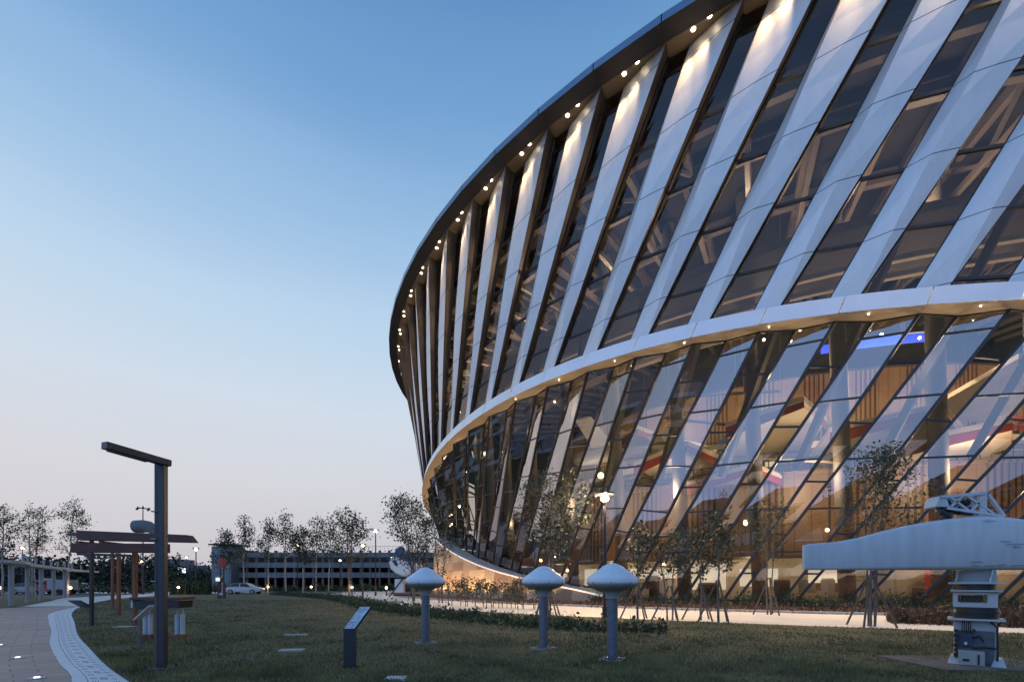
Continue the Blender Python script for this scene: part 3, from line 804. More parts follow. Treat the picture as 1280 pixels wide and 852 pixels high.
light_aircraft('hanging_aircraft', 'grey aircraft hung low in the hall under the cream balcony', at(905, 41, 615), RAD(160), 7.5, False, None, False, roll=RAD(6), col=M['grey'])

# ------------------------------------------------------------------ trees and planting
def tree(name, label, x, y, h, cw, cb, nleaf, ls, stems=1, seed=0, group=None, leafm='leaf', barkm='bark', lean=0, stakes=0, r0=.07, nbr=16, spread=.9, cat='tree', oval=1.0):
    rnd = random.Random(seed)
    o = thing(name, label, cat, (x, y, 0), group)
    t = MB(); tips = []
    for s_ in range(stems):
        a = rnd.uniform(0, 2 * pi); sx, sy = (0, 0) if stems == 1 else (.12 * cos(a), .12 * sin(a))
        tx = lean * h + (0 if stems == 1 else rnd.uniform(.1, .3) * cw * cos(a)); ty = 0 if stems == 1 else rnd.uniform(.1, .3) * cw * sin(a)
        hh = h * rnd.uniform(.88, 1) if s_ else h * .97
        pts, rs = [], []
        for k in range(9):
            f = k / 8; w = .02 * h * f * (1 - f)
            pts.append(Vector((x + sx + tx * f * f + rnd.gauss(0, w), y + sy + ty * f * f + rnd.gauss(0, w), hh * f * .96))); rs.append(r0 * (1 - .9 * f) / (stems ** .4) + .008)
        t.path(pts, rs, 7)
        for i in range(nbr):
            f = cb / h + (1 - cb / h) * (i + rnd.random()) / nbr * .97
            k = min(int(f * 8), 7); p = pts[k].lerp(pts[k + 1], f * 8 - k)
            g = (f - cb / h) / (1 - cb / h)
            ln = cw * .5 * max(.22, sin(pi * min(1, (g * .8 + .2) ** oval))) * rnd.uniform(.6, 1.1)
            az = rnd.uniform(0, 2 * pi); el = rnd.uniform(.55, 1.2)
            d = Vector((cos(az) * cos(el), sin(az) * cos(el), sin(el)))
            q = p + d * ln * .55 + Vector((0, 0, .03 * h)) * rnd.random(); e = p + d * ln + Vector((rnd.gauss(0, .1), rnd.gauss(0, .1), .2)) * ln * .5
            rb = max(.006, rs[k] * .38); t.path([p, q, e], [rb, rb * .6, .005], 5)
            tips += [(p.lerp(q, .6), ln * .5), (q, ln), (q.lerp(e, .5), ln), (e, ln)]
            for z in range(2):
                az2 = az + rnd.uniform(-1.2, 1.2); e2 = q + Vector((cos(az2), sin(az2), rnd.uniform(.1, .9))).normalized() * ln * .5
                t.path([q, e2], [rb * .45, .004], 4); tips += [(q.lerp(e2, .6), ln * .7), (e2, ln)]
    t.obj('trunk', M[barkm], o)
    c = MB(); W_ = [w for _, w in tips]
    sp_ = ls * 1.7; nleaf = int(nleaf * 1.05); ls = ls * 1.08
    for k in range(nleaf):
        p, w = rnd.choices(tips, W_)[0]
        s3 = sp_ * spread
        c.leaf((p.x + rnd.gauss(0, s3), p.y + rnd.gauss(0, s3), p.z + rnd.gauss(0, s3 * .8)), ls * rnd.uniform(.6, 1.25), rnd)
    c.obj('crown', M[leafm], o)
    for s_ in range(stakes):
        a = 2 * pi * s_ / stakes + rnd.uniform(0, .4) + .5; sh = min(1.75, h * .36); d = .72
        b = MB(); b.tube((x + d * cos(a), y + d * sin(a), 0), (x + .05 * cos(a), y + .05 * sin(a), sh), .035, .03, 7); b.obj('support_pole', M['stake'], o)
    return o
# far row before the parking building
G = 'slender trees before the parking building'
row = [(278, 657, 56, .05, 'small slender tree beside the stair tower of the parking building'), (305, 638, 62, .0, 'tall narrow tree, first past the stair tower of the parking building'),
       (335, 642, 62, .02, 'airy slender tree, second past the stair tower of the parking building'), (357, 634, 64, -.01, 'slender tree with pale trunk just left of a lit lamp post'),
       (379, 652, 60, 0, 'dark broad-crowned tree beside the lit lamp post at the parking building'), (395, 638, 66, .02, 'thin tree, next right of the dark broad-crowned one'),
       (411, 641, 66, .03, 'loose thin tree between the thin tree and the spreading tree')]
for i, (px_, top, D, lean, lab) in enumerate(row):
    x, y = at(px_, D); h = EYE + (HZ - top) / F * D
    tree('slender_tree', lab, x, y, h, h * (.30 if i != 4 else .42), h * .38, 1050 if i != 4 else 1700, .24, 1, 20 + i, G, barkm='birch', lean=lean, r0=.11, nbr=22, stakes=3 if i in (2, 5) else 0)
x, y = at(437, 56); tree('spreading_tree', 'spreading tree with upright fanned branches at the right end of the row', x, y, EYE + (HZ - 630) / F * 56, 6.6, 3.2, 2100, .25, 2, 41, G, barkm='bark', r0=.14, nbr=20, stakes=3)
G = 'slender trees behind the grey pergola'
for i, (px_, top, D, lean, lab) in enumerate(((3, 626, 46, .02, 'tree cut by the left picture edge behind the grey pergola'), (42, 625, 48, .01, 'twin-stemmed pale tree rising behind the grey pergola'), (85, 617, 50, .07, 'tree leaning right between the pergola and the red beams'))):
    x, y = at(px_, D); h = EYE + (HZ - top) / F * D
    tree('slender_tree', lab, x, y, h, h * .34, h * .42, 1500, .17, 2 if i == 1 else 1, 60 + i, G, barkm='birch', lean=lean, r0=.1, nbr=22, stakes=2 if i == 1 else 0)
x, y = at(518, 36); tree('leafy_tree', 'leafy many-stemmed tree at the left edge of the museum, by the aircraft', x, y, EYE + (HZ - 610) / F * 36, 5.4, 2.2, 3600, .17, 4, 71, None, r0=.09, nbr=14, stakes=3)
x, y = at(551, 33); tree('leafy_tree', 'thin leafy tree against the corner of the lit tiled wall', x, y, EYE + (HZ - 612) / F * 33, 2.6, 2.0, 1100, .14, 2, 72, None, r0=.06, nbr=12)
x, y = at(684, 19.5); tree('leafy_tree', 'tallest open-crowned tree before the museum glass, behind the middle white pod', x, y, EYE + (HZ - 568) / F * 19.5, 4.0, 2.2, 2600, .12, 3, 73, None, 'leaf2', r0=.06, nbr=15, stakes=4)
x, y = at(1088, 15.4); tree('leafy_tree', 'many-stemmed staked tree behind the white radar antenna', x, y, EYE + (HZ - 548) / F * 15.4, 3.1, 3.0, 2600, .085, 4, 74, None, 'leaf2', r0=.055, nbr=13, stakes=4)
G = 'young staked trees before the museum'
for i, (px_, foot, top, cw, lab) in enumerate(((797, 774, 648, 1.3, 'young staked tree next right of the nearest white pod'), (838, 775, 655, 2.0, 'bushy young staked tree, second right of the nearest white pod'), (876, 775, 652, 1.6, 'young staked tree between the bushy one and the taller thin one'),
        (898, 778, 630, 1.5, 'taller thin young tree with its leaves high up, behind the lawn'), (962, 768, 615, 2.0, 'thin young tree nearest to the left tip of the radar antenna'))):
    x, y = gp(px_, foot); h = EYE + (HZ - top) / F * y
    tree('young_tree', lab, x, y, h, cw, h * .42, 620 if i != 4 else 460, .125, 2 if i in (1, 4) else 1, 90 + i, G, 'leaf2', r0=.04, nbr=11, stakes=3)
x, y = gp(700, 760)
# shrubs before the lit tiled wall
G = 'young shrubs in a row before the lit tiled wall'
rnd = random.Random(5)
shr = []
for i in range(13):
    px_ = 562 + i * 10.6; D = 29 - i * .35; x, y = at(px_ + rnd.uniform(-2, 2), D)
    h = rnd.uniform(1.5, 2.0)
    tree('young_shrub', 'young upright shrub in the row before the lit tiled wall', x, y, h, .9, .5, 170, .13, 2, 200 + i, G, 'leaf2', r0=.025, nbr=6, cat='shrub')

def clumps(name, path_pts, width, h, n, ls, m, seed, kind='stuff', blades=True):
    rnd = random.Random(seed); b = MB(); pts = curve(path_pts, 12)
    L = [(p - q).length for p, q in zip(pts[1:], pts)]
    for k in range(n):
        i = rnd.choices(range(len(L)), L)[0]; p = pts[i].lerp(pts[i + 1], rnd.random())
        t = (pts[i + 1] - pts[i]).normalized(); o = rnd.gauss(0, width * .3)
        hh = h * (.55 + .45 * math.sin(i * 1.7 + 1.3 * math.sin(i)) ** 2) * rnd.uniform(.45, 1.1)
        x, y = p.x - t.y * o, p.y + t.x * o
        if blades and rnd.random() < .45:
            w = ls * .16; th = rnd.uniform(0, pi); dx, dy = rnd.gauss(0, .12), rnd.gauss(0, .12)
            b.add([(x - w * cos(th), y - w * sin(th), 0), (x + w * cos(th), y + w * sin(th), 0), (x + dx, y + dy, hh)], [(0, 1, 2)])
        else:
            b.leaf((x, y, hh * rnd.uniform(.2, .95)), ls * rnd.uniform(.6, 1.3), rnd)
    o = b.obj(name, M[m]); return struct(o, kind)
clumps('low_hedge', [at(345, 58), at(420, 40), at(470, 26), at(560, 19.2), at(700, 14.6), at(832, 13.6)], 1.5, .62, 15000, .14, 'hedge', 8)
clumps('shrub_bed', [at(1110, 17.2), at(1180, 16.3), at(1300, 15.2), at(1400, 14.6)], 1.6, .85, 6000, .11, 'redleaf', 9)
clumps('bed_plants', [pol(.985, -137), pol(.975, -125), pol(.965, -115), pol(.965, -104), pol(.965, -92)], 3.5, .55, 7000, .14, 'redleaf', 10)
clumps('base_plants', [pol(.885, -131), pol(.88, -122), pol(.88, -112), pol(.88, -100)], 1.6, 1.1, 5000, .16, 'hedge', 12)
clumps('far_hedge', [(-130, 66), (-60, 62), (-38, 63)], 2.0, 1.9, 5000, .4, 'hedge', 13, blades=False)
clumps('tall_grass_clump', [at(215, 57), at(262, 58)], 1.5, 2.4, 2200, .3, 'hedge', 16)
clumps('far_hedge', [at(300, 74), at(400, 76), at(545, 78)], 1.6, 1.5, 4000, .4, 'hedge', 15, blades=False)
# far wood as one mass
rnd = random.Random(21); b = MB()
def blob(cx, cy, rx, rz, n, ls):
    for k in range(n):
        a = rnd.uniform(0, 2 * pi); e = rnd.uniform(-.1, 1) ; r_ = rnd.random() ** .35
        b.leaf((cx + rx * r_ * cos(a) * math.sqrt(max(0, 1 - e * e * .8)), cy + rx * r_ * sin(a) * .7, max(.2, rz * e * r_ + rz * .05)), ls * rnd.uniform(.6, 1.3), rnd)
for k in range(46):
    px_ = -60 + k * 7.6 + rnd.uniform(-3, 3); D = rnd.uniform(88, 118)
    top = 690 + 10 * abs(sin(k * .9)) + rnd.uniform(-6, 8) - (14 if k < 8 else 0)
    if 215 < px_ < 275: top += 14
    x, y = at(px_, D); blob(x, y, rnd.uniform(4, 6), EYE + (HZ - top) / F * D, 620, .75)
struct(b.obj('far_wood', M['needle']), 'stuff')
b = MB()
for k in range(120):
    x = -190 + k * 3.2 + rnd.uniform(-1, 1); hgt = rnd.choice((4.5, 6, 7.5, 9, 11)) + rnd.uniform(-1, 1); blob(x, -48 + rnd.uniform(-7, 7), rnd.uniform(1.2, 2.2), hgt, 260, .6)
struct(b.obj('wood_behind', M['needle']), 'stuff')

# ------------------------------------------------------------------ parking building
D = 92; x0, x1 = at(290, D)[0], at(575, D)[0]
pk = thing('parking_building', 'long grey three-storey open parking building beyond the trees', 'building', ((x0 + x1) / 2, D, 0))
def zpy(py, D): return EYE + (HZ - py) / F * D
b = MB(); b.box(((x0 + x1) / 2, D + 16, 4.3), (x1 - x0, .4, 8.4)); b.box((x0 + .3, D + 8, 4.3), (.4, 16, 8.4)); b.box((x1 - .3, D + 8, 4.3), (.4, 16, 8.4)); b.obj('outer_wall', M['garage_dark'], pk)
for z in (.15, zpy(721, D) + .2, zpy(708.5, D) + .2):
    b = MB(); b.box(((x0 + x1) / 2, D + 8, z), (x1 - x0, 16, .3)); b.obj('deck', M['garage_dark'], pk)
for lo_, hi_ in ((715, 721.5), (702.5, 709), (690, 696)):
    za, zb_ = zpy(hi_, D), zpy(lo_, D)
    b = MB(); n = 46
    for k in range(n):
        xa = x0 + (x1 - x0) * k / n; b.box((xa + (x1 - x0) / n / 2, D, (za + zb_) / 2), ((x1 - x0) / n - .06, .12, zb_ - za))
    b.obj('parapet', M['garage'], pk)
for k in range(24):
    xa = x0 + (x1 - x0) * (k + .5) / 24; b = MB(); b.box((xa, D + .4, 4.1), (.45, .45, 8.1)); b.obj('column', M['slabdark'], pk)
b = MB()
for k in range(40):
    xa = x0 + 14 + (x1 - x0 - 14) * k / 40; b.box((xa, D + .1, 8.6), (.05, .05, .9))
b.box(((x0 + x1) / 2 + 7, D + .1, 9.02), (x1 - x0 - 14, .05, .06)); b.obj('railing', M['lightgrey'], pk)
tx = at(283, D - 1)[0]
b = MB(); b.box((tx, D - .5, 4.4), (3.9, 4.2, 8.8)); b.obj('stair_tower', M['garage'], pk)
b = MB(); b.box((tx + .4, D - .5, 9.15), (5.4, 5.2, .25)); b.obj('tower_roof', M['black'], pk)
for z in (2.2, 4.6, 7.2):
    b = MB(); b.box((tx, D - 2.66, z), (3.1, .06, 1.7)); w = b.obj('window', M['teal'], pk)
    b = MB(); [b.box((tx - 1.55 + i * 1.03, D - 2.70, z), (.08, .08, 1.75)) for i in range(4)]; b.obj('frame', M['grey'], w)
b = MB(); b.box((at(285, D)[0], D - 2.8, 2.2), (1.3, .1, .7)); b.obj('lit_sign_panel', M['led_white'], pk)
for k in range(5):
    xa = x0 + (x1 - x0) * (k + .7) / 5.3; b = MB(); b.box((xa, D + 6, 2.7 + (k % 2) * 2.9), (.9, .12, .06)); b.obj('ceiling_light', M['lamp_soft'], pk)
# small office block in the gap at the left of it
o_ = thing('office_block', 'small dark blue-grey block with lit window left of the parking building', 'building', (*at(228, 110), 0))
x, y = at(221, 110); b = MB(); b.box((x, y, 3.6), (4.6, 6, 7.2)); b.obj('tower', M['garage'], o_)
x, y = at(236, 110); b = MB(); b.box((x, y, 2.9), (6.5, 6, 5.8)); b.obj('wing', M['garage'], o_)
b = MB(); b.box((x + .6, y - 3.05, 4.3), (2.0, .06, 1.6)); b.obj('window', M['lamp_white'], o_)
# ------------------------------------------------------------------ cars
def car(label, x, y, yaw, paint, group='cars parked beyond the lawn', lights=False):
    o = thing('parked_car', label, 'car', (0, 0, 0), group)
    st = [(-2.3, .62, .45, .80), (-2.2, .80, .35, .92), (-1.4, .88, .3, .98), (0, .9, .28, .98), (1.2, .88, .28, .95), (2.0, .82, .32, .84), (2.3, .66, .4, .68)]
    b = MB(); vs = []; fs = []
    for X, w, z0, z1 in st: vs += [(X, -w, z0), (X, -w * 1.02, (z0 + z1) / 2), (X, -w * .9, z1), (X, w * .9, z1), (X, w * 1.02, (z0 + z1) / 2), (X, w, z0)]
    for k in range(len(st) - 1): fs += [(k * 6 + i, k * 6 + (i + 1) % 6, k * 6 + 6 + (i + 1) % 6, k * 6 + 6 + i) for i in range(6)]
    fs += [(5, 4, 3, 2, 1, 0), tuple(range(36, 42))]; b.add(vs, fs); b.obj('body', paint, o, smooth=True)
    st = [(-2.0, .7, .94, .96), (-1.2, .68, .94, 1.40), (-.2, .66, .94, 1.47), (.5, .66, .94, 1.42), (1.3, .74, .93, .96)]
    b = MB(); vs = []; fs = []
    for X, w, z0, z1 in st: vs += [(X, -w * 1.1, z0), (X, -w * .85, z1), (X, w * .85, z1), (X, w * 1.1, z0)]
    for k in range(4): fs += [(k * 4 + i, k * 4 + (i + 1) % 4, k * 4 + 4 + (i + 1) % 4, k * 4 + 4 + i) for i in range(4)]
    b.add(vs, fs); b.obj('cabin_glass', M['carglass'], o)
    b = MB(); b.prism([(-1.15, -.6, 1.415), (-.2, -.58, 1.485), (.45, -.58, 1.435), (.45, .58, 1.435), (-.2, .58, 1.485), (-1.15, .6, 1.415)], (0, 0, .03)); 
    for sx in (-1, 1): b.beam((-.35, sx * .70, .96), (-.3, sx * .60, 1.46), .09, .06); b.beam((1.25, sx * .76, .95), (.48, sx * .58, 1.43), .08, .06); b.beam((-1.95, sx * .74, .96), (-1.15, sx * .6, 1.42), .12, .06)
    b.obj('roof', paint, o)
    for X in (-1.38, 1.38):
        for sy in (-1, 1):
            b = MB(); b.tube((X, sy * .72, .32), (X, sy * .93, .32), .32, n=16); w = b.obj('wheel', M['tyre'], o)
            b = MB(); b.tube((X, sy * .90, .32), (X, sy * .94, .32), .2, n=12); b.obj('rim', M['grey'], w)
    for sy in (-1, 1):
        b = MB(); b.box((2.22, sy * .55, .64), (.16, .32, .12)); b.obj('headlight', M['lamp_warm'] if lights else M['lightgrey'], o)
        b = MB(); b.box((-2.24, sy * .58, .78), (.12, .3, .12)); b.obj('tail_light', M['carred'], o)
    o.location = (x, y, 0); o.rotation_euler = (0, 0, yaw); return o
x, y = at(306, 60); car('white sedan parked at the lawn edge before the parking building', x, y, RAD(4), M['carwhite'])
x, y = at(41, 60); car('dark grey car seen through the pergola posts', x, y, RAD(10), M['grey'])
x, y = at(97, 66); car('silver car half hidden behind the dark sign post', x, y, RAD(175), M['lightgrey'])
# small red and white truck
x, y = at(68, 58); tr = thing('small_truck', 'small red and white truck seen between the pergola posts', 'truck', (x, y, 0))
b = MB(); b.box((x - .9, y, 1.15), (1.7, 1.8, 1.3)); b.obj('cab', M['carred'], tr, bevel=.12)
b = MB(); b.box((x - 1.0, y, 1.5), (1.62, 1.84, .45)); b.obj('windscreen', M['carglass'], tr)
b = MB(); b.box((x + 1.1, y, 1.25), (2.2, 1.9, 1.3)); b.obj('cargo_box', M['grey'], tr)
b = MB(); b.box((x - .9, y, 1.95), (.8, 1.4, .3)); b.obj('roof_box', M['carwhite'], tr)
for dx in (-1, 1.6):
    for dy in (-.85, .85):
        b = MB(); b.tube((x + dx, y + dy - .1, .38), (x + dx, y + dy + .1, .38), .38, n=14); b.obj('wheel', M['tyre'], tr)
for dy in (-.6, .6):
    b = MB(); b.ball((x - 1.78, y + dy, .95), .13, 8, 6); b.obj('headlight', M['lamp_warm'], tr)

# ------------------------------------------------------------------ street lamps and path lights
def street_lamp(label, px_, foot, top, lit=True, D=None, power=220):
    D = D or F * EYE / (foot - HZ); x, y = at(px_, D); h = EYE + (HZ - top) / F * D
    o = thing('street_lamp', label, 'lamp', (x, y, 0), 'lit lamp posts round the museum grounds')
    b = MB(); b.tube((x, y, 0), (x, y, h - .25), .075, .06, 10); b.tube((x, y, 0), (x, y, .5), .11, .11, 10); b.obj('pole', M['lampmetal'], o)
    b = MB(); b.lathe([(.05, 0), (.42, .1), (.40, .16), (.05, .2)], (x, y, h - .1), 16); b.obj('lamp_shade', M['lampmetal'], o)
    b = MB(); b.lathe([(.07, -.16), (.17, -.1), (.17, 0), (.07, .06)], (x, y, h - .12), 12); b.obj('lamp_glass', M['lamp_warm'], o)
    for k in range(3):
        a = k * 2.09; b = MB(); b.beam((x + .06 * cos(a), y + .06 * sin(a), h - .3), (x + .36 * cos(a), y + .36 * sin(a), h - .03), .03, .03); b.obj('bracket', M['lampmetal'], o)
    lamp('POINT', 'lamp_light', (x, y, h - .42), power, WARM, .12, parent=o)
    return o
street_lamp('lit lamp post beside the lawn, nearest right of the tall pampas clump', 245, 742.5, 685)
street_lamp('lit lamp post, the shorter one left of another by the office block', 233, 738.5, 695)
street_lamp('lit lamp post standing before the middle of the parking building', 372, 741, 680)
street_lamp('short lit lamp post seen beneath the spreading tree', 425, 739.5, 699)
street_lamp('lit lamp post with a dark head before the parking building, beside a taller one', 453.5, 744, 680)
street_lamp('taller lit lamp post left of the leafy tree at the museum corner', 469.5, 744.5, 662)
street_lamp('lit lamp post standing before the museum glass behind the nearest pod', 756, 772, 618, power=1500)
street_lamp('lit lamp above the dark wood behind the grey pergola', 28, 741, 683)
street_lamp('lit lamp post seen between the red gate posts', 178, 741, 700)
for px_, D, lab in ((1, 48, 'glowing path light at the left picture edge, under the pergola'), (88, 50, 'glowing path light right of the last pergola post'), (223, 55, 'glowing path light before the pampas clump'), (335, 62, 'glowing path light by the front of the white sedan'),
        (389, 62, 'glowing path light beneath the thin trees'), (440, 56, 'glowing path light at the foot of the spreading tree'), (483, 50, 'glowing path light next to the blue and white aircraft')):
    x, y = at(px_, D); o = thing('path_light', lab, 'light', (x, y, 0), 'low glowing lights along the far path')
    b = MB(); b.tube((x, y, 0), (x, y, .75), .08, .08, 8); b.obj('post', M['lampmetal'], o)
    b = MB(); b.ball((x, y, .95), .14, 10, 8); b.obj('globe', M['lamp_soft'], o)
    lamp('POINT', 'path_glow', (x, y - .5, 1.0), 30, WARM, .15, parent=o)
for px_, py_, lab in ((22, 822.5, 'glowing square light set in the brick path, the middle one'), (46, 848, 'glowing square light set in the brick path, nearest the picture bottom'), (0, 806.5, 'glowing square light set in the brick path at the left edge')):
    x, y = gp(px_, py_); o = thing('ground_light', lab, 'light', (x, y, 0), 'lights set in the brick path')
    b = MB(); b.box((x, y, .012), (.2, .2, .02), .75); b.obj('frame', M['grey'], o)
    b = MB(); b.lathe([(.02, 0), (.038, 0), (.038, .012)], (x, y, .024), 12); b.obj('lens', M['lamp_white'], o)

# angular lamp column by the path
def angle_lamp(label, px_, foot, px_top, h, tip, w=.24):
    x, y = gp(px_, foot); o = thing('angular_lamp', label, 'lamp', (x, y, 0))
    b = MB(); b.box((x + .035, y, h / 2), (w * .46, .10, h)); b.obj('column', M['lampmetal'], o, bevel=.008)
    b = MB(); b.box((x - w * .30, y + .02, h * .17), (w * .22, .09, h * .34)); b.obj('lower_strip', M['lampreflect'], o)  # lower end of the strip, reflected light put into its colour
    b = MB(); b.box((x - w * .30, y + .02, h * .66), (w * .2, .08, h * .64)); b.obj('rear_strip', M['lampmetal'], o)
    for z in (.42, .62, .75):
        c = MB(); c.box((x - w * .30, y - .05, h * z), (w * .32, .06, .02)); c.obj('spacer', M['grey'], o)
    T = Vector((x + .05 + tip[0], y + tip[1], h + tip[2])); d = (T - Vector((x + .05, y, h))).normalized()
    b = MB(); b.beam(Vector((x + .06, y, h - .05)) - d * .08, T - Vector((0, 0, .05)), .14, .11); a_ = b.obj('arm', M['lampmetal'], o, bevel=.006)
    b = MB(); b.beam(T - d * .62 - Vector((0, 0, .118)), T - d * .06 - Vector((0, 0, .118)), .11, .012); b.obj('lens', M['black'], a_)
    b = MB(); b.box((x, y, .025), (w * 1.7, .36, .03)); b.obj('base_plate', M['slabdark'], o)
    b = MB()
    for dx in (-1, 1):
        for dy in (-1, 1): b.tube((x + dx * w * .7, y + dy * .13, .03), (x + dx * w * .7, y + dy * .13, .09), .018, n=6)
    b.obj('bolt', M['lampmetal'], o)
    return o
angle_lamp('tall dark angular lamp column with a bent arm beside the curved path', 201, 836, 208, 3.64, (-.27, -.84, .04))
angle_lamp('distant dark angular lamp column with a small black board, left of the red beams', 114, 782, 112, 3.15, (-.85, .1, .13), .12)
x, y = gp(112, 782)
b = MB(); b.box((x - .22, y - .1, .78), (.42, .5, .03), 0, 0, -.5); b.box((x, y, .78), (.03, .03, .02)); tag(b.obj('notice_board', M['black']), 'small tilted black board fixed to the distant angular lamp', 'board')

# ------------------------------------------------------------------ pergola
x0_, y0_ = -32.4, 29
pg = thing('pergola', 'long curved grey pergola with round posts at the left', 'pergola', (-33, 34, 0))
posts = [gp(14, 757), gp(34.5, 752.8), gp(51.5, 750.5), gp(67, 748.6), gp(81, 747.2)]
posts2 = [(-33.5, 25.2)] + posts
line = curve([(-36, 19.5), (-33.3, 24.5), *posts, (-48.5, 50), (-52, 56)], 5)
for i, (x, y) in enumerate(posts2[1:]):
    b = MB(); b.tube((x, y, 0), (x, y, 2.75), .14, .14, 14); b.tube((x, y, 1.9), (x, y, 1.96), .15, .15, 14); b.obj('post', M['grey'], pg, smooth=True)
b = MB()
for p, q in zip(line, line[1:]):
    d = (q - p).normalized(); nn = Vector((-d.y, d.x))
    for o1, o2 in ((-.3, .75),):
        a = [(p + nn * o1), (p + nn * o2), (q + nn * o2), (q + nn * o1)]
        b.prism([(v.x, v.y, 2.76) for v in a], (0, 0, .2))
b.obj('canopy', M['lightgrey'], pg)
for i in range(0, len(line), 3):
    p = line[i]; b = MB(); b.tube((p.x, p.y, 2.96), (p.x, p.y, 3.5), .07, .09, 8); b.obj('finial', M['grey'], pg)
b = MB()
for p, q in zip(line, line[1:]):
    b.beam((p.x - 1.6, p.y + 1.2, .9), (q.x - 1.6, q.y + 1.2, .9), .05, .06)
b.obj('rail', M['grey'], pg)

# ------------------------------------------------------------------ red beam gate
gt = thing('red_beam_gate', 'red-brown steel gate of two stacked beams on orange posts', 'gate', (-14.5, 17, 0))
b = MB(); b.beam(at(92, 14.5, 684.6), at(210, 14.9, 684.9), .26, .30); b.obj('beam', M['rust'], gt, bevel=.01)
xa, xb = at(99, 15.2, 670), at(240, 15.2, 674)
b = MB(); z0, z1 = xa[2], xb[2]
b.prism([(xa[0], 15.1, z0 - .13), (xb[0] + .1, 15.1, z1 - .10), (xb[0] - .1, 15.1, z1 + .15), (xa[0], 15.1, z0 + .20)], (0, .3, 0)); b.obj('beam', M['rust'], gt, bevel=.01)
b = MB(); b.beam(at(97, 18.4, 692), at(163, 18.4, 694), .1, .1); b.obj('tie_bar', M['black'], gt)
for px_, foot, top in ((140.7, 760.8, 690), (148.4, 768.5, 691), (168.6, 781.4, 690)):
    x, y = gp(px_, foot); z = EYE + (HZ - top) / F * y
    b = MB(); b.box((x, y, z / 2), (.11, .12, z)); b.obj('post', M['orange'], gt)
for px_ in (125, 152):
    p = at(px_, 15.6, 681); b = MB(); b.box((p[0], 15.2, p[2]), (.12, .8, .14)); b.obj('cross_piece', M['rust'], gt)
x, y = gp(156, 784); b = MB(); b.box((x, y, .025), (.55, .4, .05)); b.obj('footing', M['concrete'], gt)

# windsock mast
D = 58; x, y = at(178.7, D)
ws = thing('windsock_mast', 'thin red mast carrying a grey windsock and a crossed lamp bracket', 'windsock', (x, y, 0))
ztop = EYE + (HZ - 634) / F * D
b = MB(); b.tube((x, y, 0), (x, y, ztop), .10, .05, 8); b.obj('mast', M['rust'], ws)
b = MB(); b.tube((x - .8, y, ztop - .1), (x + .8, y, ztop - .1), .04); b.tube((x, y - .8, ztop - .1), (x, y + .8, ztop - .1), .04)
b.obj('lamp_bracket', M['black'], ws)
for dx, dy in ((-.8, 0), (.8, 0), (0, -.8), (0, .8), (0, 0)):
    b = MB(); b.lathe([(.03, 0), (.16, -.2), (.05, .1)], (x + dx, y + dy, ztop - .1 if dx or dy else ztop + .1), 10); b.obj('lamp_head', M['black'], ws)
zs = EYE + (HZ - 658) / F * D
b = MB()
prof = [(-.75, 0, .80), (.2, .02, .84), (1.0, -.05, .74), (1.7, -.5, .6), (2.1, -1.2, .5), (2.2, -2.0, .42)]
n = 16; vs = []
for k, (dx, dz, r_) in enumerate(prof):
    tn = Vector((prof[min(k + 1, 5)][0] - prof[max(k - 1, 0)][0], 0, prof[min(k + 1, 5)][1] - prof[max(k - 1, 0)][1])).normalized(); up = Vector((-tn.z, 0, tn.x))
    for i in range(n):
        q = Vector((x + dx, y - .3, zs + dz)) + up * r_ * sin(2 * pi * i / n) + Vector((0, 1, 0)) * r_ * cos(2 * pi * i / n); vs.append(q)
b.add(vs, [(k * n + i, k * n + (i + 1) % n, (k + 1) * n + (i + 1) % n, (k + 1) * n + i) for k in range(5) for i in range(n)])
b.obj('sock', M['sockgrey'], ws, smooth=True)

# orange topped runway unit on two pairs of legs
x, y = gp(204, 798)
un = thing('runway_unit', 'low orange-topped dark box on two pairs of grey legs behind the tall lamp', 'equipment', (x, y, 0))
b = MB(); b.box((x, y, 1.09), (1.32, .6, .07)); b.obj('lid', M['rust'], un, bevel=.01)
b = MB(); b.prism([(x - .62, y - .25, 1.03), (x + .62, y - .25, 1.03), (x + .60, y - .25, .84), (x - .5, y - .25, .80)], (0, .5, 0)); b.obj('housing', M['black'], un)
b = MB(); b.box((x - .63, y - .1, .95), (.05, .3, .2)); b.obj('end_panel', M['lightgrey'], un)
for dx in (-.47, -.34, .38, .52):
    b = MB(); b.tube((x + dx, y, .12), (x + dx, y, .66), .062, .06, 10); b.tube((x + dx, y, .66), (x + dx, y, .82), .02, .02, 6); lg = b.obj('leg', M['lightgrey'], un)
    b = MB(); b.box((x + dx, y, .065), (.15, .16, .13)); b.obj('foot', M['orange'], lg)

